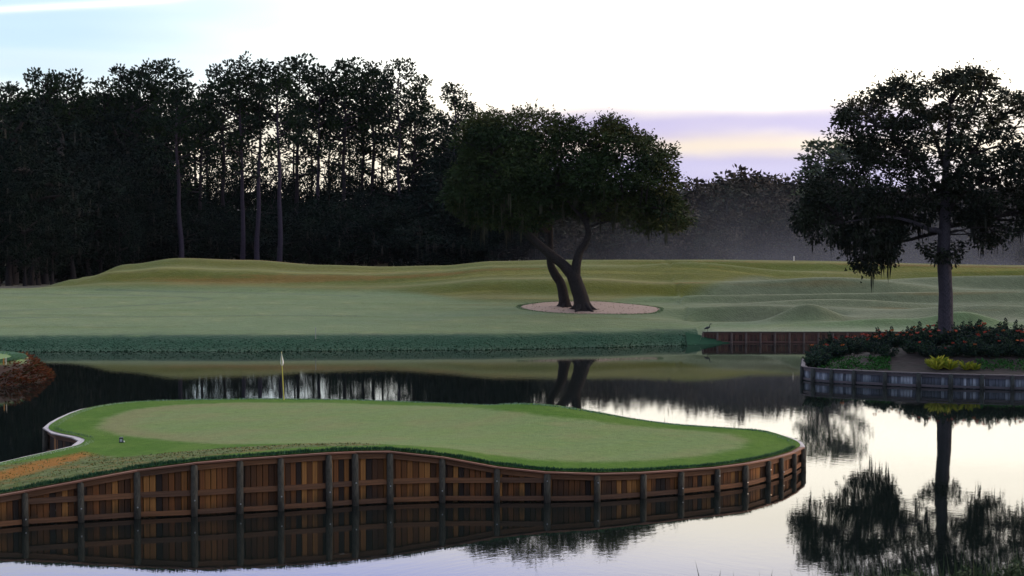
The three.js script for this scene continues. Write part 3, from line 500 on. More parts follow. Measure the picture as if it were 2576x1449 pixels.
function stake(px, py, hgt, rad, col, label, cat, on = onGround, head) {
  const p = on(px, py), t = thing(cat.replace(/ /g, '_'), label, cat, p);
  mesh('shaft', tube([V(0, -.1, 0), V(0, hgt * .6, 0), V(.01, hgt, 0)], [rad, rad, rad * .9], 8, .04, 3), std({ color: rgb(...col), roughness: .6 }), t);
  if (head) { const g = new THREE.SphereGeometry(rad * 1.5, 10, 8); g.translate(.01, hgt, 0); mesh('top_cap', g, std({ color: rgb(...head), roughness: .5 }), t); }
}
stake(794, 853, .78, .022, [.32, .34, .33], 'thin grey marker stake on the far bank behind the flag', 'marker stake', onGround, [.3, .3, .3]);
stake(1997, 656, .42, .06, [.75, .7, .64], 'short white post on the hill crest against the misty trees', 'marker post');
{
  // small dark wading bird standing at the end of the far bulkhead, neck up
  const p = V(14.35, .84, -131.1), t = thing('wading_bird', 'small dark wading bird standing on the corner of the far bulkhead', 'bird', p);
  const gs = [];
  gs.push(tube([V(-.26, .17, 0), V(-.16, .22, 0), V(-.02, .28, 0), V(.1, .3, 0), V(.16, .31, 0)], [.012, .05, .095, .075, .03], 10));
  gs.push(limb([V(.1, .3, 0), V(.17, .36, 0), V(.16, .45, 0), V(.21, .54, 0)], .045, .02, 8, 8, 0));
  gs.push(tube([V(.18, .53, 0), V(.22, .56, 0), V(.27, .56, 0), V(.36, .555, 0)], [.016, .032, .02, .004], 8));
  const g = mergeGeometries(gs); mesh('body', g, std({ color: rgb(.03, .035, .04), roughness: .7 }), t);
  for (const z of [-.03, .03]) mesh('leg', tube([V(0, .24, z), V(.015, .12, z), V(0, 0, z), V(.05, .005, z)], [.014, .009, .009, .006], 6), std({ color: rgb(.05, .05, .04), roughness: .7 }), t);
}

// ------------------------------------------------------------------ trees
const oakBark = bark(.055, .05, .052), greyBark = bark(.10, .094, .118), pineBark = bark(.05, .042, .052), paleBark = bark(.085, .07, .105);
const leafOak = leafMat({ roughness: .7 }), leafPine = leafMat({ roughness: .8 }), mossMat = leafMat({ roughness: .95 });
function polyDist(px, py, P) { return distLoop(px, py, P.map ? P : P) * (inPoly(px, py, P) ? 1 : -1); }
const pxPoly = (l) => l.map(([x, y]) => ({ x, z: y }));
// fills the volume behind an outline with leaf clumps; returns their centres relative to base
function clumpCentres(P, dist, base, o) {
  const r = rng(o.seed), xs = P.map((p) => p.x), ys = P.map((p) => p.z), x0 = Math.min(...xs), x1 = Math.max(...xs), y0 = Math.min(...ys), y1 = Math.max(...ys), s = FPX / dist, out = [];
  let guard = 0;
  while (out.length < o.n && guard++ < o.n * 60) {
    const px = x0 + r() * (x1 - x0), py = y0 + r() * (y1 - y0), dd = polyDist(px, py, P) / s; if (dd < o.inset) continue;
    const dz = Math.min(o.depth, o.k * Math.sqrt(dd + .15)), z = (r() * 2 - 1) * dz;
    const c = atD(px, py, dist - z).sub(base);
    if (fbm(c.x * o.freq, c.y * o.freq * 1.4, c.z * o.freq + o.seed, 3) < o.carve(px, py)) continue;
    out.push({ p: c, edge: dd, px, py });
  }
  return out;
}
function leafClump(S, r, c, R, n, len, wid, cols, droop = 0, flat = .7) {
  const cc = cols[Math.floor(r() * cols.length)];
  for (let i = 0; i < n; i++) {
    const th = r() * 6.283, ph = Math.acos(2 * r() - 1), q = Math.pow(r(), .45) * R, x = Math.sin(ph) * Math.cos(th), y = Math.cos(ph), z = Math.sin(ph) * Math.sin(th);
    leaf(S, r, c.x + x * q, c.y + y * q * flat, c.z + z * q, len * (.7 + .6 * r()), wid * (.7 + .6 * r()), cc, [x, y * .6 - droop, z]);
  }
}
function twigs(centres, skeleton, r, n, r0, r1) {        // thin branches from the limbs out to the clumps
  const gs = [];
  for (let i = 0; i < n; i++) {
    const c = centres[Math.floor(r() * centres.length)].p; let best = null, bd = 1e9;
    for (const s of skeleton) { const d = s.distanceTo(c) + Math.max(0, s.y - c.y + .4) * 2; if (d < bd) { bd = d; best = s; } }
    if (bd > 9) continue;
    const m = best.clone().lerp(c, .5); m.y += (r() - .3) * bd * .18; m.x += (r() - .5) * bd * .2; m.z += (r() - .5) * bd * .2;
    gs.push(limb([best, m, c], r0 * (.5 + .6 * r()) * Math.min(1, bd / 3), r1, 5, 5, .1, i));
  }
  return mergeGeometries(gs);
}
function strands(S, r, x, y, z, len, col) {
  const k = 2 + Math.floor(r() * 4); for (let i = 0; i < k; i++) { const a = r() * 3.14, w = .018 + r() * .03, ox = (r() - .5) * .3, oz = (r() - .5) * .3, L = len * (.5 + .7 * r()), v = .7 + .6 * r(), c = [col[0] * v, col[1] * v, col[2] * v], cx = Math.cos(a) * w, cz = Math.sin(a) * w, sx = (r() - .5) * .12; S.quad([x + ox - cx, y, z + oz - cz], [x + ox + cx, y, z + oz + cz], [x + ox + sx + cx * 1.3, y - L * .55, z + oz + cz], [x + ox + sx - cx * 1.3, y - L * .55, z + oz - cz], c); S.tri([x + ox + sx - cx * 1.3, y - L * .55, z + oz - cz], [x + ox + sx + cx * 1.3, y - L * .55, z + oz + cz], [x + ox + sx * 1.6, y - L, z + oz], c); }
}
// --- the twin oaks on the sand bed
{
  const DT = 139.2, P = pxPoly([[1135, 440], [1140, 370], [1160, 322], [1205, 288], [1262, 276], [1300, 282], [1345, 270], [1385, 285], [1412, 305], [1445, 290], [1500, 304], [1540, 287], [1575, 296], [1612, 326], [1652, 350], [1700, 378], [1688, 405], [1716, 440], [1712, 480], [1736, 535], [1728, 570], [1668, 585], [1640, 602], [1605, 585], [1560, 548], [1530, 560], [1488, 552], [1440, 532], [1400, 548], [1350, 575], [1318, 585], [1280, 592], [1240, 570], [1200, 572], [1160, 545], [1120, 500]]);
  const bF = onGround(1466, 780), bR = onGround(1421, 774); bR.z -= .5;
  const DF = -bF.z, DR = -bR.z, q = (b, D, x, y, dz = 0) => atD(x, y, D - dz).sub(b);
  const front = thing('live_oak', 'nearer twin oak with forked trunk, its right limb bent upward over the sand', 'tree', bF);
  const rear = thing('live_oak', 'slimmer leaning twin oak rising behind the forked one on the sand', 'tree', bR);
  const trunkF = (() => { const p = spline([V(0, -.25, 0), V(0, .05, 0), q(bF, DF, 1462, 752), q(bF, DF, 1450, 716), q(bF, DF, 1437, 682)], 14); return tube(p, p.map((_, i) => mix(.66, .52, i / 14) + .62 * Math.pow(1 - i / 14, 7)), 16, .13, 4); })();
  const roots = [0, .9, 2.1, 3.3, 4.4, 5.5].map((a, i) => limb([V(Math.cos(a) * .35, .5, Math.sin(a) * .35), V(Math.cos(a) * .75, .12, Math.sin(a) * .75), V(Math.cos(a) * 1.25, -.08, Math.sin(a) * 1.25)], .26, .07, 6, 7, .1, i));
  mesh('trunk', mergeGeometries([trunkF, ...roots]), oakBark, front);
  const LF = [q(bF, DF, 1446, 700), q(bF, DF, 1415, 664, .1), q(bF, DF, 1375, 632, .3), q(bF, DF, 1335, 596, .6), q(bF, DF, 1300, 553, .8), q(bF, DF, 1278, 505, 1), q(bF, DF, 1255, 450, 1.2), q(bF, DF, 1230, 400, 1.4)];
  const RF = [q(bF, DF, 1447, 694), q(bF, DF, 1451, 662, .1), q(bF, DF, 1456, 635, .2), q(bF, DF, 1472, 612, .3), q(bF, DF, 1480, 588, .3), q(bF, DF, 1474, 556, .2), q(bF, DF, 1470, 510, -.1), q(bF, DF, 1490, 440, -.4), q(bF, DF, 1500, 370, -.4)];
  mesh('limb', limb(LF, .47, .12, 22, 10, .12, 6, .8), oakBark, front); mesh('limb', limb(RF, .4, .1, 24, 10, .12, 7, .9), oakBark, front);
  const RF2 = [q(bF, DF, 1474, 560), q(bF, DF, 1455, 538, .3), q(bF, DF, 1435, 515, .7), q(bF, DF, 1400, 470, 1.5)], RF3 = [q(bF, DF, 1472, 530), q(bF, DF, 1520, 490, -.6), q(bF, DF, 1580, 455, -1), q(bF, DF, 1640, 440, -1.2)], RF4 = [q(bF, DF, 1474, 556), q(bF, DF, 1530, 530, .9), q(bF, DF, 1600, 520, 1.5), q(bF, DF, 1670, 525, 1.8)];
  for (const [l, k] of [[RF2, .2], [RF3, .2], [RF4, .17]]) mesh('limb', limb(l, k, .05, 12, 8, .1, k * 50), oakBark, front);
  const tr = spline([V(0, -.25, 0), V(0, .05, 0), q(bR, DR, 1418, 745), q(bR, DR, 1410, 712), q(bR, DR, 1396, 690), q(bR, DR, 1386, 668), q(bR, DR, 1384, 630), q(bR, DR, 1383, 580), q(bR, DR, 1385, 500), q(bR, DR, 1370, 420)], 26);
  const roots2 = [.4, 1.8, 3.1, 4.6].map((a, i) => limb([V(Math.cos(a) * .25, .4, Math.sin(a) * .25), V(Math.cos(a) * .5, .1, Math.sin(a) * .5), V(Math.cos(a) * .85, -.08, Math.sin(a) * .85)], .18, .05, 6, 7, .1, i + 20));
  mesh('trunk', mergeGeometries([tube(tr, tr.map((_, i) => mix(.45, .2, i / 26) + .32 * Math.pow(1 - i / 26, 9)), 12, .13, 9), ...roots2]), oakBark, rear);
  const cs = clumpCentres(P, DF, bF, { seed: 42, n: 780, inset: .35, depth: 5.2, k: 2.0, freq: .55, carve: (x, y) => (y < 400 && x > 1250 ? -.1 : x > 1500 ? -.16 : -.3) });
  const r = rng(77), SF = new Soup(), SR = new Soup(), MF = new Soup(), MR = new Soup(), off = bF.clone().sub(bR);
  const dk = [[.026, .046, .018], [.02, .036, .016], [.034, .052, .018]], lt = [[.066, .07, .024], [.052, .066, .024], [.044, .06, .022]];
  const cR = [];
  for (const c of cs) {
    const toRear = c.px < 1400 && c.px > 1290 && c.py > 300, S = toRear ? SR : SF, p = toRear ? c.p.clone().add(off) : c.p; if (toRear) cR.push({ p });
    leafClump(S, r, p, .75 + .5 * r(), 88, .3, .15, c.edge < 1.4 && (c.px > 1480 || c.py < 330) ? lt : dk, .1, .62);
    if (c.py > 470 && r() < .6) strands(toRear ? MR : MF, r, p.x + r() - .5, p.y - .3, p.z + r() - .5, .5 + 1.2 * r() * (c.px < 1340 ? 1.3 : .9), [.06, .06, .04]);
  }
  // sprigs that break the outline
  for (const c of cs) if (c.edge < 1.0) for (let i = 0; i < 3; i++) { const a = r() * 6.28, d = V(Math.cos(a), .55 + .5 * r(), Math.sin(a) * .6).normalize().multiplyScalar(.7 + .7 * r()); if (c.py > 480) d.y *= -.7; for (let k = 0; k < 9; k++) leaf(SF, r, c.p.x + d.x * (k / 8), c.p.y + d.y * (k / 8), c.p.z + d.z * (k / 8), .24, .11, lt[k % 3]); }
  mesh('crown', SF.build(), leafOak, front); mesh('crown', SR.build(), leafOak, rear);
  mesh('hanging_moss', MF.build(), mossMat, front); mesh('hanging_moss', MR.build(), mossMat, rear);
  const skF = [LF, RF, RF2, RF3, RF4].flatMap((l) => spline(l, 14).slice(5));
  mesh('branches', twigs(cs.filter((c) => !(c.px < 1400 && c.px > 1290 && c.py > 300)), skF, r, 170, .12, .02), oakBark, front);
  mesh('branches', twigs(cR, tr.slice(17), r, 50, .1, .02), oakBark, rear);
}
// --- the oak on the flower island
{
  const D = 108.5, b = onIsland(2380, 866); const z7 = (l) => pxPoly(l.map(([x, y]) => [1905 + .5094 * x, 134 + .5094 * y]));
  const base = V(b.x, islandH(b.x, b.z) - .1, b.z), DD = -b.z;
  const P = z7([[178, 862], [205, 720], [228, 650], [300, 612], [352, 560], [420, 500], [400, 440], [360, 405], [372, 310], [415, 240], [520, 200], [560, 160], [640, 122], [700, 105], [780, 92], [850, 112], [905, 108], [940, 85], [1010, 66], [1100, 74], [1180, 100], [1222, 135], [1240, 180], [1330, 195], [1450, 230], [1560, 330], [1640, 450], [1690, 600], [1660, 760], [1560, 880], [1420, 930], [1250, 900], [1130, 990], [1085, 950], [1080, 860], [1000, 850], [900, 800], [830, 850], [740, 890], [700, 960], [690, 1020], [640, 1050], [600, 1100], [540, 1080], [480, 1060], [470, 990], [400, 1000], [330, 960], [270, 935]]);
  const t = thing('water_oak', 'tall oak with a straight grey trunk growing from the flower island', 'tree', base);
  const q = (x, y, dz = 0) => atD(x, y, DD - dz).sub(base);
  const tp = spline([V(0, -.2, 0), V(0, .3, 0), q(2379, 800), q(2379, 740), q(2376, 680), q(2374, 620), q(2377, 560), q(2378, 490), q(2380, 420), q(2386, 340), q(2392, 260)], 40);
  mesh('trunk', tube(tp, tp.map((_, i) => mix(.46, .40, Math.min(1, i / 20)) * (i < 20 ? 1 : mix(1, .16, (i - 20) / 20)) + .12 * Math.pow(1 - i / 40, 14)), 16, .09, 12), greyBark, t);
  const limbs = [[[2378, 596], [2358, 580, .2], [2338, 577, .5], [2300, 560, .9], [2230, 545, 1.5], [2120, 560, 2]], [[2377, 560], [2340, 500, -.8], [2260, 450, -1.6], [2160, 400, -2]], [[2378, 540], [2430, 480, .9], [2520, 440, 1.8], [2620, 430, 2]], [[2379, 500], [2310, 410, 1.2], [2230, 330, 2.2], [2170, 280, 2.4]], [[2380, 480], [2440, 390, -1.2], [2500, 310, -2], [2550, 270, -2.2]], [[2382, 440], [2350, 340, -1.5], [2310, 250, -2.5], [2280, 210, -2.5]], [[2384, 400], [2430, 310, 1.4], [2470, 230, 2], [2480, 200, 2.2]], [[2378, 580], [2300, 600, -1], [2230, 620, -1.6], [2200, 650, -1.8]], [[2378, 570], [2450, 560, -1.2], [2540, 540, -2], [2650, 520, -2.4]]].map((l) => l.map((a) => q(...a)));
  limbs.forEach((l, i) => mesh('limb', limb(l, i === 0 ? .22 : .14, .03, 14, 8, .1, i + 60), i === 0 ? greyBark : oakBark, t));
  const cs = clumpCentres(P, DD, base, { seed: 91, n: 800, inset: .2, depth: 4.6, k: 1.9, freq: .8, carve: (x, y) => (y < 430 ? .0 : y < 520 ? -.02 : x < 2270 ? -.09 : -.04) });
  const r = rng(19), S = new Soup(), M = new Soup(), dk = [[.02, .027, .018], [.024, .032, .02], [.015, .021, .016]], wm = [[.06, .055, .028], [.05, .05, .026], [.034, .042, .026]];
  for (const c of cs) {
    const low = c.py > 500 && c.px < 2300;
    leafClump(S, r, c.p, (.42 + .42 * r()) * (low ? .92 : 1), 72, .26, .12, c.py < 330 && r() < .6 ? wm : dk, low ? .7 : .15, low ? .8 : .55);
    if (c.py > 520 && r() < .55) strands(M, r, c.p.x, c.p.y - .2, c.p.z, .5 + .9 * r(), [.03, .034, .026]);
  }
  for (const c of cs) if (c.edge < .9) for (let i = 0; i < 3; i++) { const a = r() * 6.28, d = V(Math.cos(a), c.py > 520 ? -.8 : .7, Math.sin(a) * .6).normalize().multiplyScalar(.5 + .6 * r()); for (let k = 0; k < 8; k++) leaf(S, r, c.p.x + d.x * (k / 7), c.p.y + d.y * (k / 7), c.p.z + d.z * (k / 7), .24, .11, dk[k % 3]); }
  // shoots sprouting round the trunk below the crown
  for (const [px, py, dz] of [[2340, 632, .3], [2325, 622, .2], [2360, 640, .8], [2375, 650, .7], [2392, 640, .5], [2405, 620, .3], [2395, 655, .2], [2350, 650, .3], [2365, 615, -.6], [2410, 636, -.2]]) leafClump(S, r, q(px, py, dz), .42, 80, .24, .12, dk, .3, .9);
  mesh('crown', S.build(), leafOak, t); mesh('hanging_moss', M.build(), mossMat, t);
  mesh('branches', twigs(cs, limbs.flatMap((l) => spline(l, 12).slice(3)).concat(tp.slice(22)), r, 260, .1, .015), oakBark, t);
}
const topOf = (S) => { const ys = []; for (let i = 1; i < S.p.length; i += 9) ys.push(S.p[i]); ys.sort((a, b) => a - b); return ys[Math.floor(ys.length * .995)]; };
// --- pines: tall bare trunks, layered tufted crowns
function makePine(seed, h, crownFrom, width, dens = 1) {
  const r = rng(seed), o = new THREE.Group(), bend = (r() - .5) * 1.2, at = (y) => V(bend * Math.sin(y / h * 2.4) * .5 + .15 * Math.sin(y * .7 + seed), y, (r() - .5) * .06 + .3 * Math.sin(y / h * 3 + seed));
  const pts = []; for (let i = 0; i <= 16; i++) pts.push(at(i / 16 * h * .97)); pts[0].y = -.6;
  const gT = tube(pts, pts.map((_, i) => mix(.32, .05, Math.pow(i / 16, 1.25)) * h / 26 + .1 * Math.pow(1 - i / 16, 12)), 8, .06, seed);
  const S = new Soup(), bs = []; const cols = [[.018, .036, .018], [.013, .027, .016], [.025, .044, .018], [.018, .032, .022]];
  const y0 = h * crownFrom, nb = Math.round(54 * dens);
  for (let i = 0; i < nb; i++) {
    const t = Math.pow((i + r() * .8) / nb, .62), y = mix(y0, h * .985, t), prof = Math.sin(Math.PI * Math.min(1, .22 + .78 * Math.pow(t, .8)) * .93) * .85 + .12, L = width * prof * (.55 + .6 * r()) * (t < .25 && r() < .4 ? .5 : 1), a = r() * 6.283, rise = mix(.1, .75, t) + (r() - .5) * .35;
    const s = at(y), e = V(s.x + Math.cos(a) * L, y + L * rise * .7 + .25 * L * L / width, s.z + Math.sin(a) * L), m = s.clone().lerp(e, .55); m.y -= L * .08; m.x += (r() - .5) * .5; m.z += (r() - .5) * .5;
    bs.push(limb([s, m, e], .03 + .028 * L, .015, 4, 4, 0, i));
    const nc = Math.max(1, Math.round(L * (t > .42 ? 1.2 : .75)));
    for (let k = 0; k < nc; k++) {
      const f = k === 0 ? 1 : .45 + .55 * r(), c = s.clone().lerp(m, Math.min(1, f * 1.8)).lerp(e, Math.max(0, (f - .3) / .7)); c.x += (r() - .5) * .9 * (k ? 1 : 0); c.z += (r() - .5) * .9 * (k ? 1 : 0); c.y += .1 + (r() - .3) * .4;
      const R = .6 + .5 * r(), cc = cols[Math.floor(r() * 4)], n = 16;
      for (let q = 0; q < n; q++) {
        const th = r() * 6.283, v = r() * 2 - 1, w = Math.sqrt(1 - v * v), rr = R * Math.pow(r(), .4), x = c.x + w * Math.cos(th) * rr, yy = c.y + v * rr * .55, z = c.z + w * Math.sin(th) * rr;
        for (let g = 0; g < 3; g++) leaf(S, r, x, yy, z, .46, .19, cc, [w * Math.cos(th), v * .6 + .45, w * Math.sin(th)]);
      }
    }
  }
  return { trunk: gT, branches: mergeGeometries(bs), crown: S.build(), h: topOf(S) };
}
function plant(parts, name, label, category, group, pos, turn, sc, mats) {
  const o = thing(name, label, category, pos, turn, group); if (typeof sc === 'number') o.scale.setScalar(sc); else o.scale.copy(sc);
  mesh('trunk', parts.trunk, mats[0], o); if (parts.branches) mesh('branches', parts.branches, mats[0], o); mesh('crown', parts.crown, mats[1], o); if (parts.moss) mesh('hanging_moss', parts.moss, mossMat, o);
  return o;
}
const pineKinds = [makePine(1, 27, .40, 3.9), makePine(2, 27, .42, 3.4, .85), makePine(3, 26, .36, 4.6, 1.15), makePine(4, 28, .44, 3.6, .8), makePine(5, 25, .30, 3.6, 1), makePine(6, 27, .46, 2.9, .6)];
const woodsBase = (x, d) => ground(x, d) - .3;
// x and top in the photograph's grid, distance, kind; labelled singly where the skyline tells them apart
const PINES = [
  [30, 216, 178, 2, 'pine at the left end of the wood with its crown cut by the picture edge'], [112, 182, 205, 0, 'pine with a tufted round top standing just left of a dip in the skyline'], [175, 184, 209, 2, 'flat topped pine next to the round one at the left of the wood'],
  [262, 205, 214, 4, 'lower pine in the first dip of the skyline'], [338, 172, 216, 2, 'dense pine on the left shoulder of the second skyline hump'], [392, 156, 220, 0, 'tallest pine of the second hump of the wood'], [452, 176, 199, 1, 'dense pine on the right shoulder of the second hump'], [505, 212, 222, 4, 'lower pine in the dip left of the tallest group'],
  [566, 172, 224, 0, 'pine on the left edge of the tallest group of the wood'], [605, 146, 200, 3, 'tallest pine above the sky gaps in the wood'], [650, 158, 199, 1, 'pine with thick grey trunk standing above the sky gaps'], [698, 160, 198, 3, 'pine with the clear violet grey trunk down to the hill crest'], [752, 146, 228, 0, 'round topped pine right of the tallest group'], [800, 170, 226, 1, 'thin crowned pine between two taller ones'],
  [868, 154, 224, 0, 'pine with a broad domed top right of the middle'], [908, 176, 230, 2, 'dense pine behind the broad domed one'], [942, 160, 227, 5, 'narrow sparse pine with a lone tuft on top'], [1002, 154, 222, 1, 'tall open crowned pine near the right end of the wood'], [1040, 196, 226, 4, 'pine with layered boughs below the tall open one'], [1142, 216, 220, 1, 'last pine at the right end of the wood above the oak'], [1098, 262, 230, 4, 'low pine in the gap before the last one'],
];
{
  const r = rng(404), first = {};
  const add = (px, top, d, kind, label, group) => { const p = atD(px, 600, d), y = woodsBase(p.x, d), t = atD(px, top, d).y, k = pineKinds[kind], s = (t - y) / (k.h * 1.0), sc = V(s * (.95 + .12 * r()), s, s * (.95 + .12 * r())), pos = V(p.x, y, -d), turn = r() * 6.28; if (!first[kind]) { first[kind] = plant(k, 'pine_tree', label, 'pine tree', group, pos, turn, sc, [pineBark, leafPine]); } else copyOf(first[kind], pos, turn, sc, label, group); const o = scene.children[scene.children.length - 1]; if (d < 202 && px > 440) o.children[0].material = paleBark; };
  for (const [px, top, d, kind, label] of PINES) add(px, top, d, kind, label, 'pines of the dark wood');
  for (const [px, top, d, kind] of [[395, 250, 236, 5], [447, 262, 233, 5], [487, 255, 238, 5], [521, 250, 240, 5], [558, 262, 242, 5], [736, 262, 240, 5], [788, 270, 238, 5], [832, 256, 238, 5], [966, 256, 234, 5], [300, 240, 228, 2], [220, 246, 224, 2], [150, 250, 220, 2], [80, 255, 214, 2], [350, 250, 232, 2], [430, 230, 236, 4], [1060, 320, 232, 5], [20, 260, 190, 2], [270, 240, 230, 2], [200, 260, 226, 2], [110, 245, 222, 2], [880, 290, 246, 4], [612, 300, 248, 4]])
    add(px, top, d, kind, 'slender dark pine standing deep in the wood behind the front row', 'pines deep in the dark wood');
}
// --- broad dark trees and shrubs that close the wood below the pines, and the misty trees on the right
function makeBroad(seed, h, w, cols, nC, nL, trunkH, size = .4, moss = 0) {
  const r = rng(seed), S = new Soup(), M = new Soup(), bs = [], cs = [];
  for (let i = 0; i < nC; i++) { const th = r() * 6.283, v = r() * 2 - 1, k = Math.sqrt(1 - v * v), q = Math.pow(r(), .38), lob = 1 + .35 * fbm(Math.cos(th) * 1.3 + seed, v * 1.5, Math.sin(th) * 1.3, 3) * 2; cs.push({ p: V(k * Math.cos(th) * q * w * lob, mix(trunkH, h, .5) + v * q * (h - trunkH) * .5 * (v > 0 ? lob : 1), k * Math.sin(th) * q * w * lob) }); }
  for (const c of cs) { leafClump(S, r, c.p, w * (.16 + .12 * r()), nL, size, size * .5, cols, .1, .65); if (r() < moss) strands(M, r, c.p.x, c.p.y - .4, c.p.z, 1 + 1.6 * r(), [.06, .058, .05]); }
  const tp = [V(0, -.6, 0), V(.1, trunkH * .6, .05), V(-.1, trunkH * 1.2, 0), V(.1, h * .75, .1)];
  bs.push(limb(tp, .035 * h, .05, 8, 7, .1, seed)); const sk = spline(tp, 10).slice(4); const tw = twigs(cs, sk, r, 14, .02 * h, .03);
  return { trunk: bs[0], branches: tw, crown: S.build(), moss: moss ? M.build() : null, h: topOf(S) };
}
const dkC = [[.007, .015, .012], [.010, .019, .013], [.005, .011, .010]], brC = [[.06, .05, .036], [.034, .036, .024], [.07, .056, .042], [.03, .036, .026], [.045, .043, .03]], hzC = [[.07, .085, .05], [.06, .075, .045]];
const darkKinds = [makeBroad(21, 11, 4.6, dkC, 62, 60, 1.0), makeBroad(22, 12, 4.2, dkC, 62, 60, 1.2), makeBroad(23, 9, 5.2, dkC, 62, 60, .6, .4, .25)];
const tallDark = [makeBroad(31, 19, 5.2, dkC, 90, 60, 3.5, .45, .2), makeBroad(32, 18, 5.6, dkC, 90, 60, 2.5, .45, .2)];
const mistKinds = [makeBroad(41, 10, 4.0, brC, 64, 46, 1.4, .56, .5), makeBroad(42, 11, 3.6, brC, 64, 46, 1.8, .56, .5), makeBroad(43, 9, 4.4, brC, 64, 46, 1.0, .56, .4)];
{
  const r = rng(505), first = new Map();
  const add = (k, name, label, cat, group, x, d, topY, wide) => { const y = woodsBase(x, d), s = (topY - y) / k.h, sc = V(s * wide, s, s * wide), pos = V(x, y, -d), turn = r() * 6.28; if (!first.has(k)) first.set(k, plant(k, name, label, cat, group, pos, turn, sc, [oakBark, leafOak])); else copyOf(first.get(k), pos, turn, sc, label, group); };
  // left: tall dark broadleaf mass
  for (const [px, top, d] of [[-40, 280, 172], [25, 262, 176], [75, 330, 170], [-10, 420, 164], [110, 400, 178], [150, 290, 196], [60, 470, 165], [210, 330, 200], [265, 300, 206], [320, 290, 210], [180, 440, 184], [250, 450, 192], [330, 420, 202], [380, 390, 214], [130, 520, 170], [300, 510, 190], [-60, 350, 168], [30, 300, 190], [95, 270, 200], [150, 250, 214], [205, 270, 218], [250, 260, 222], [300, 300, 226], [350, 320, 228], [400, 360, 228], [20, 360, 168], [90, 380, 172], [290, 400, 196], [220, 400, 190], [350, 470, 206]]) { const p = atD(px, top, d); add(tallDark[Math.floor(r() * 2)], 'broadleaf_tree', 'tall dark broadleaf tree massed at the left of the wood', 'tree', 'dark broadleaf trees at the left of the wood', p.x, d, p.y, .85 + .25 * r()); }
  // understory below the pines
  const UT = [[330, 440], [400, 455], [470, 490], [540, 500], [620, 492], [700, 500], [760, 500], [830, 478], [880, 468], [950, 470], [1020, 470], [1090, 450], [1150, 400], [1220, 340]];
  for (const [d0, n, drop] of [[204, 18, 40], [213, 20, 18], [225, 20, 0]]) for (let i = 0; i < n; i++) { const px = mix(300, 1260, (i + r()) / n), top = lerpTable(UT, px) - 12 + drop * (1 + r()) + r() * 22 - 6, d = d0 + r() * 8, p = atD(px, top, d); add(darkKinds[Math.floor(r() * 3)], 'understory_tree', 'dark bushy tree filling the wood below the pine trunks', 'tree', 'dark bushy trees below the pines', p.x, d, p.y, .95 + .35 * r()); }
  for (const [px, top, d] of [[1180, 330, 214], [1230, 300, 210], [1130, 380, 216], [1200, 420, 206], [1290, 380, 206], [1350, 400, 204], [1420, 430, 204], [1500, 450, 204], [1260, 480, 198], [1360, 520, 196], [1440, 530, 196]]) { const p = atD(px, top, d); add(tallDark[Math.floor(r() * 2)], 'broadleaf_tree', 'dark broadleaf tree behind the crown of the twin oaks', 'tree', 'dark trees behind the twin oaks', p.x, d, p.y, .8 + .25 * r()); }
  // low thickets that close the view between the trunks
  for (let i = 0; i < 16; i++) { const px = -90 + i * 27 + r() * 12, d = 172 + (px + 90) * .09 + r() * 6, p = atD(px, 590 + r() * 40, d); add(darkKinds[2], 'thicket', 'low dark thicket under the trees at the left edge of the wood', 'thicket', 'dark thickets under the left wood', p.x, d, p.y, 1.5 + .5 * r()); }
  for (let i = 0; i < 9; i++) { const px = 1080 + i * 42 + r() * 12, d = 196 + r() * 6, p = atD(px, 545 + r() * 40, d); add(darkKinds[2], 'thicket', 'low dark thicket behind the trunks of the twin oaks', 'thicket', 'dark thickets behind the twin oaks', p.x, d, p.y, 1.3 + .4 * r()); }
  for (let i = 0; i < 21; i++) { const px = 420 + i * 32 + r() * 14, d = 226 + r() * 16, p = atD(px, 405 + r() * 62, d); add(darkKinds[i % 2], 'young_tree', 'slim ragged young tree standing in the sky gap between the pine trunks', 'tree', 'young trees between the pine trunks', p.x, d, p.y, .34 + .22 * r()); }
  for (let i = 0; i < 12; i++) { const px = 2060 + i * 58 + r() * 20, d = 202 + r() * 5, p = atD(px, 590 + r() * 30, d); add(darkKinds[2], 'thicket', 'low thicket behind the misty trees on the right', 'thicket', 'thickets behind the misty trees', p.x, d, p.y, 1.6 + .4 * r()); }
  for (let i = 0; i < 26; i++) { const px = 290 + i * 34 + r() * 12, d = 236 + r() * 6, p = atD(px, 585 + r() * 30, d); add(darkKinds[2], 'thicket', 'low dark thicket far back between the pine trunks', 'thicket', 'dark thickets far back in the wood', p.x, d, p.y, 1.5 + .5 * r()); }
  // right: paler trees standing in the ground mist
  const MT = [[1560, 470], [1700, 478], [1760, 462], [1820, 448], [1885, 432], [1930, 450], [1985, 462], [2060, 440], [2150, 470], [2300, 470], [2600, 460]];
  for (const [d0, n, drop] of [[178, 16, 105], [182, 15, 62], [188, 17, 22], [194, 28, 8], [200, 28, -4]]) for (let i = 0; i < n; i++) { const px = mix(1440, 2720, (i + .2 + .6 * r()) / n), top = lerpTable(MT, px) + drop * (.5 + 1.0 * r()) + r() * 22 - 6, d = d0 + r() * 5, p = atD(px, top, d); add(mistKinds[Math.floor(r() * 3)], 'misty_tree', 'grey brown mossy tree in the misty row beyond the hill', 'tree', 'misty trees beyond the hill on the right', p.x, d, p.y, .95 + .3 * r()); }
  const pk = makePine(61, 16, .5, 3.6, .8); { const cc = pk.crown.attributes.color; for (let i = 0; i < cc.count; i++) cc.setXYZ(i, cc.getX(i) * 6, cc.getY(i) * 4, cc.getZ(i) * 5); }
  const p = atD(2085, 352, 190), y = woodsBase(p.x, 190); plant(pk, 'pine_tree', 'pale hazy pine rising above the misty trees left of the island oak', 'pine tree', null, V(p.x, y, -190), 1, V(1.15, (p.y - y) / pk.h, 1.15), [pineBark, leafPine]);
}

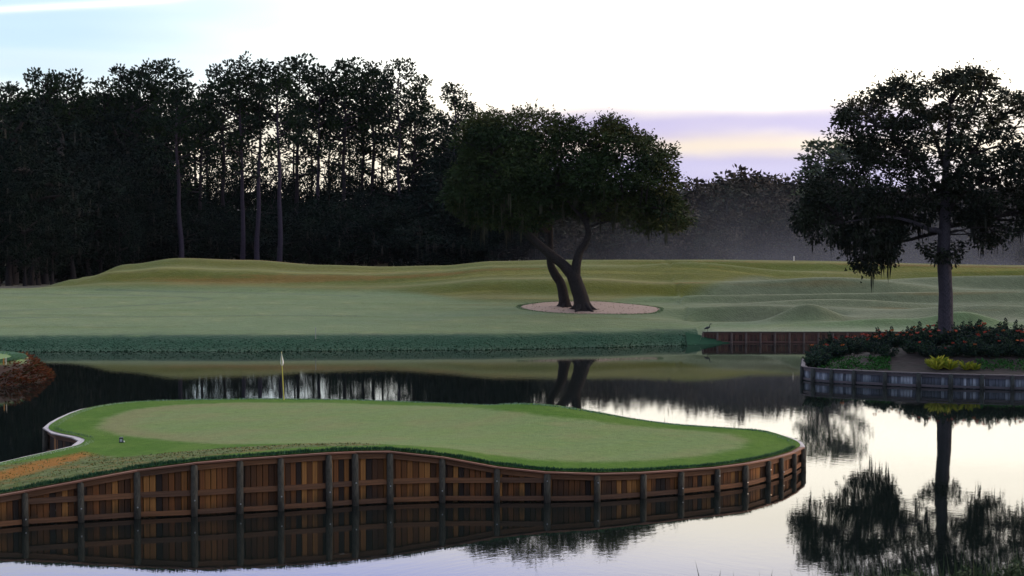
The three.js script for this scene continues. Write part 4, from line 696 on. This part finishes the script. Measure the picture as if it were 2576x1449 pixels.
// ------------------------------------------------------------------ plants on the flower island
{
  const cols = [[.022, .05, .03], [.018, .036, .03], [.03, .06, .028], [.02, .032, .036]];
  const redMat = std({ color: rgb(.40, .04, .015), roughness: .6, side: THREE.DoubleSide }), orangeMat = std({ color: rgb(.5, .14, .02), roughness: .6, side: THREE.DoubleSide });
  function shrub(seed, h, w) {
    const r = rng(seed), S = new Soup(), st = [];
    for (let i = 0; i < 26; i++) { const a = r() * 6.28, q = Math.sqrt(r()) * w, lean = V(Math.cos(a) * q, h * (.55 + .5 * r()) * (1 - .35 * (q / w) ** 2), Math.sin(a) * q), b = V(Math.cos(a) * q * .3, -.05, Math.sin(a) * q * .3); st.push(limb([b, b.clone().lerp(lean, .5).add(V(0, .05, 0)), lean], .014, .006, 3, 4, 0, i)); for (let k = 0; k < 30; k++) { const f = .2 + .8 * r(), p = b.clone().lerp(lean, f), d = r() * 6.28; leaf(S, r, p.x + (r() - .5) * .1, p.y, p.z + (r() - .5) * .1, .17, .065, cols[Math.floor(r() * 4)], [Math.cos(d), .35 + .5 * r(), Math.sin(d)]); } }
    return { stem: mergeGeometries(st), fol: S.build(), tips: st };
  }
  function bloom(seed) { const r = rng(seed), S = new Soup(); for (let i = 0; i < 16; i++) { const a = i / 16 * 6.28 + r() * .3; leaf(S, r, Math.cos(a) * .015, .02 * r(), Math.sin(a) * .015, .085, .05, [1, 1, 1], [Math.cos(a), .5 + r() * .6, Math.sin(a)]); } const g = S.build(); g.deleteAttribute('color'); return g; }
  const kinds = [shrub(1, .95, .62), shrub(2, .8, .7), shrub(3, 1.15, .55)], blooms = [bloom(1), bloom(2)], stemMat = std({ color: rgb(.04, .05, .025), roughness: .9 }), lm = leafMat({ roughness: .6 });
  const r = rng(606); let n = 0;
  const put = (px, py, s, nf, where = 'on the flower island') => {
    const p = onIsland(px, py); if (!inPoly(p.x, p.z, ISL)) return; p.y = islandH(p.x, p.z) - .03;
    const k = kinds[Math.floor(r() * 3)], o = thing('flowering_shrub', (nf > 1 ? 'dark leafy shrub with several red blooms ' : nf ? 'dark leafy shrub with a single red bloom ' : 'dark leafy shrub without open blooms ') + where, 'shrub', p, r() * 6.28, (nf > 1 ? 'shrubs with several blooms ' : nf ? 'shrubs with one bloom ' : 'shrubs without blooms ') + where); o.scale.setScalar(s);
    mesh('stems', k.stem, stemMat, o); mesh('foliage', k.fol, lm, o);
    for (let i = 0; i < nf; i++) { const a = r() * 6.28, q = .5 * Math.sqrt(r()), f = mesh('bloom', blooms[i % 2], r() < .8 ? redMat : orangeMat, o); f.position.set(Math.cos(a) * q, .72 + .28 * r(), Math.sin(a) * q); f.scale.setScalar(1.0 + .7 * r()); f.rotation.set((r() - .5) * .8, r() * 6, (r() - .5) * .8); }
  };
  // the hedge of shrubs that wraps the mound
  for (let px = 2045; px < 2860; px += 23) { put(px + r() * 10, mix(900, 872, sst(2030, 2200, px)) + r() * 8, .85 + .3 * r(), r() < .72 ? 1 + Math.floor(r() * 2) : 0, 'in the middle rows of the flower island'); }
  for (let px = 2080; px < 2860; px += 25) put(px + r() * 12, mix(884, 862, sst(2060, 2200, px)) + r() * 5, .9 + .35 * r(), r() < .75 ? 1 + Math.floor(r() * 2) : 0, 'in the tall row by the oak trunk');
  for (let px = 2150; px < 2860; px += 34) put(px + r() * 14, 851 + r() * 4, .9 + .3 * r(), r() < .7 ? 1 + Math.floor(r() * 2) : 0, 'along the far edge of the flower island');
  for (let px = 2100; px < 2860; px += 22) { const x = px + r() * 12; if (x > 2235 && x < 2310) continue; put(x, (x < 2230 ? 884 : 893) + r() * 9, .75 + .3 * r(), r() < .5 ? 1 : 0, 'in the lowest row above the soil'); }
  for (const [px, py] of [[2040, 915], [2058, 912], [2080, 906], [2104, 903], [2066, 922], [2048, 926], [2120, 895]]) put(px, py, .95 + .2 * r(), r() < .35 ? 1 : 0, 'at the left tip of the flower island');
  for (const [px, py] of [[2290, 888], [2330, 886], [2420, 884], [2465, 888], [2510, 890], [2555, 895]]) put(px, py, .7 + .2 * r(), 0, 'around the yellow green plants');
  // bright yellow-green plants at the foot of the tree
  function rosette(seed, n, L) { const r2 = rng(seed), S = new Soup(), c = [[.34, .35, .03], [.18, .25, .03], [.46, .45, .06]]; for (let k = 0; k < n; k++) { const a = r2() * 6.28, up = .5 + 1.5 * r2(), l = L * (.7 + .5 * r2()), dx = Math.cos(a), dz = Math.sin(a), m = [dx * l * .5, l * .5 * up, dz * l * .5], e = [dx * l * .95, l * .62 * up, dz * l * .95], w = .022, sx = -dz * w, sz = dx * w, cc = c[k % 3]; S.quad([0, 0, 0], [m[0] + sx, m[1], m[2] + sz], e, [m[0] - sx, m[1], m[2] - sz], cc); } return S.build(); }
  for (const [name, pts, label] of [['yellow_plant', [[2348, 926], [2362, 924], [2378, 926], [2358, 930], [2390, 930]], 'larger clump of yellow green strappy leaves below the island oak'], ['yellow_plant', [[2440, 929], [2452, 931], [2430, 931]], 'smaller clump of yellow green strappy leaves beside the larger one']]) {
    const p0 = onIsland(...pts[0]); const o = thing(name, label, 'plant', V(p0.x, islandH(p0.x, p0.z) - .02, p0.z));
    pts.forEach((q, i) => { const p = onIsland(...q), m = mesh('leaf_rosette', rosette(i + pts.length * 7, 58, pts.length > 3 ? .48 : .38), leafMat({ roughness: .5 }), o); m.position.set(p.x - p0.x, islandH(p.x, p.z) - islandH(p0.x, p0.z), p.z - p0.z); m.scale.setScalar(.85 + .3 * r()); });
  }
  // low green ground cover in two patches
  const S = new Soup(); for (let i = 0; i < 5200; i++) { const right = i % 2, px = right ? 2455 + r() * 330 : 2060 + r() * 180, py = right ? 908 + r() * 26 : 900 + r() * 32, p = onIsland(px, py); if (fbm(p.x * .9, p.z * .9, 6, 3) < -.12 || !inPoly(p.x, p.z, ISL)) continue; leaf(S, r, p.x, islandH(p.x, p.z) + r() * .12, p.z, .13, .08, [.022, .075 + .03 * r(), .018]); }
  struct('ground_cover', S.build(), lm, 'low bright green ground cover at the front of the flower island', 'ground cover', 'stuff');
}
// ------------------------------------------------------------------ rust coloured bank at the left edge
{
  const C = V(-34.2, 0, -103.2), R = 7.5, top = (x, z) => { const a = Math.atan2(z - C.z, x - C.x), q = Math.hypot(x - C.x, (z - C.z) * 1.05) / (R * (1 + .09 * fbm(Math.cos(a) * 2, Math.sin(a) * 2, 3, 3))); return q < .75 ? 1.22 : mix(1.22, -.35, sst(.75, 1.06, q)); };
  const pos = [], idx = [], n = 60, s = 22 / n; for (let i = 0; i <= n; i++) for (let j = 0; j <= n; j++) { const x = C.x - 11 + i * s, z = C.z - 11 + j * s; pos.push(x, top(x, z), z); }
  for (let i = 0; i < n; i++) for (let j = 0; j < n; j++) { const k = i * (n + 1) + j; idx.push(k, k + 1, k + n + 1, k + 1, k + n + 2, k + n + 1); }
  const g = new THREE.BufferGeometry(); g.setAttribute('position', new THREE.Float32BufferAttribute(pos, 3)); g.setIndex(idx); g.computeVertexNormals();
  const col = []; for (let i = 0; i < pos.length; i += 3) { const y = pos[i + 1]; const c = mix3([.05, .028, .02], [.14, .22, .06], sst(1.08, 1.18, y)); col.push(...c); } g.setAttribute('color', new THREE.Float32BufferAttribute(col, 3));
  struct('tee_mound', g, std({ vertexColors: true, roughness: .95, bumpMap: null, side: THREE.DoubleSide }), 'green topped mound at the left edge of the lake', 'mound');
  const r = rng(707), S = new Soup(), G = new Soup(), cols = [[.15, .045, .02], [.10, .03, .017], [.22, .07, .025], [.08, .05, .025], [.07, .065, .025], [.13, .04, .017]];
  for (let i = 0; i < 5200; i++) { const a = r() * 6.28, q = .79 + .27 * Math.sqrt(r()), x = C.x + Math.cos(a) * q * R, z = C.z + Math.sin(a) * q * R, y = top(x, z); if (y < -.05) continue; const out = [Math.cos(a), -.1 + .9 * r(), Math.sin(a)], cc = cols[Math.floor(r() * 6)]; for (let k = 0; k < 4; k++) leaf(S, r, x + (r() - .5) * .3, y + r() * .14, z + (r() - .5) * .3, .26, .06, cc, out); }
  struct('rusty_ferns', S.build(), leafMat(), 'dry rust coloured ferns covering the sides of the left mound', 'ferns', 'stuff');
  for (let i = 0; i < 5000; i++) { const a = r() * 6.28, q = .67 + .11 * r(), x = C.x + Math.cos(a) * q * R, z = C.z + Math.sin(a) * q * R, y = top(x, z); G.tri([x - .04, y, z], [x + .04, y, z], [x + Math.cos(a) * .1, y + .1, z + Math.sin(a) * .1], r() < .5 ? [.2, .3, .2] : [.1, .2, .08]); }
  struct('mound_grass', G.build(), leafMat(), 'dewy grass along the top edge of the left mound', 'grass', 'stuff');
  const onM = (px, py) => { const p = atH(px, py, 1.22); return p; };
  stake(9, 913, .26, .035, [.5, .22, .04], 'short orange peg on the green top of the left mound', 'peg', onM); stake(15, 913, .3, .022, [.75, .73, .62], 'thin pale peg beside the orange one on the left mound', 'peg', onM);
}
// ------------------------------------------------------------------ reeds and bushes on the near shore
{
  const r = rng(808), near = (px, py, d) => { const p = atD(px, py - 22, d); return { x: p.x, z: -d, top: p.y }; };
  const cols = [[.075, .11, .045], [.055, .09, .04], [.10, .12, .06], [.07, .085, .055]];
  function tuft(seed, n, w) { const q = rng(seed), S = new Soup(); for (let i = 0; i < n; i++) { const a = q() * 6.28, x = (q() - .5) * w, z = (q() - .5) * w, h = .45 + .55 * q(), lx = Math.cos(a) * .22 * q(), lz = Math.sin(a) * .22 * q(), c = cols[Math.floor(q() * 4)], b = .014 + .010 * q(), m = .55; S.quad([x - b, 0, z], [x + b, 0, z], [x + b + lx * m * .6, h * m, z + lz * m * .6], [x - b + lx * m * .6, h * m, z + lz * m * .6], c); S.tri([x - b + lx * m * .6, h * m, z + lz * m * .6], [x + b + lx * m * .6, h * m, z + lz * m * .6], [x + lx * 1.5, h, z + lz * 1.5], c); } return S.build(); }
  const T = [tuft(1, 70, .9), tuft(2, 60, .75), tuft(3, 22, .6)], m = leafMat();
  const spots = [[2075, 1430, 2], [2120, 1424, 2], [2185, 1418, 1], [2240, 1424, 1], [2290, 1428, 0], [2345, 1422, 1], [2400, 1412, 0], [2450, 1408, 0], [2500, 1404, 0], [2550, 1396, 0], [2600, 1392, 0], [2040, 1437, 2], [1955, 1434, 2], [1890, 1436, 2], [1785, 1426, 2], [2215, 1434, 0], [2320, 1438, 0], [2475, 1424, 1], [2525, 1420, 1]];
  let firstT = {}; for (const [px, py, k] of spots) { const d = 36.2 + r() * 1.4, p = near(px, py, d), gy = nearGround(p.x, d), h = p.top - gy, lab = k === 2 ? 'sparse pale grass stalks rising at the bottom edge before bright water' : 'dark reedy grass clump rising from the near shore at the bottom right'; const o = thing('reed_clump', lab, 'reeds', V(p.x, gy - .03, -d), r() * 6.28, k === 2 ? 'sparse stalks on the near shore' : 'reed clumps on the near shore'); mesh('blades', T[k], m, o); o.scale.set(1.15, h, 1.15); }
  const B = makeBroad(71, 2, .9, [[.04, .062, .03], [.03, .05, .028], [.05, .07, .035]], 34, 60, .1, .11); let first = null;
  for (const [px, py, lab] of [[2295, 1440, 'low dark bush at the bottom edge left of the trunk reflection'], [2430, 1428, 'dark round bush at the bottom edge below the trunk reflection'], [2545, 1408, 'larger dark bush in the bottom right corner']]) { const d = 36.4, p = near(px, py - 10, d), gy = nearGround(p.x, d), s = (p.top - gy) / 2.1, pos = V(p.x, gy - .05, -d); if (!first) { first = plant(B, 'shore_bush', lab, 'bush', null, pos, 1, V(1.0, s, .8), [oakBark, leafOak]); } else copyOf(first, pos, r() * 6, V(1.1, s, .8), lab); }
}
// ------------------------------------------------------------------ ground mist lying beyond the hill on the right, and thinly over the mounds
function mistBank(c, rx, ry, rz, a, label, seed) {
  const g = new THREE.SphereGeometry(1, 64, 32); 
  const al = tex(256, 128, (u, v) => { const k = a * Math.pow(Math.sin(u * 2 * Math.PI), 2) * Math.pow(Math.max(0, 1 - Math.max(0, v - .46) / .36), 2.2) * (1 + .9 * pn(u, v, 30, 6, seed)); return [k, k, k]; }, false, false); al.wrapS = THREE.RepeatWrapping;
  const m = struct('ground_mist', g, std({ color: rgb(.86, .78, .80), alphaMap: al, transparent: true, depthWrite: false, roughness: 1, side: THREE.DoubleSide }), label, 'mist', 'stuff'); m.position.copy(c); m.scale.set(rx, ry, rz); m.castShadow = false; return m;
}
mistBank(V(46, 0.4, -146), 36, 3.4, 13, .07, 'thin mist hanging over the mounds on the right', 5);
mistBank(V(52, 3.0, -186.5), 56, 14, 3, .11, 'mist between the rows of far trees on the right', 9);
mistBank(V(52, 3.0, -171), 52, 13, 6, .34, 'ground mist lying between the hill crest and the trees on the right', 3);
{
  const S = [[1134, 1378], [1412, 1408], [1270, 1382], [860, 1394]]; let k = 0;
  for (const [px, py] of S) { k++; const p = atH(px, py, .004), o = thing('floating_leaf', 'tiny dark leaf floating on the pale water in front of the bulkhead', 'leaf', p, k * 1.7, 'leaves floating on the water'); const s = new THREE.Shape(); s.moveTo(-.09, 0); s.quadraticCurveTo(0, .045, .1, 0); s.quadraticCurveTo(0, -.045, -.09, 0); const g = new THREE.ExtrudeGeometry(s, { depth: .004, bevelEnabled: false }); g.rotateX(-Math.PI / 2); mesh('blade', g, std({ color: rgb(.05, .035, .02), roughness: .7 }), o); }
}
renderer.render(scene, camera);
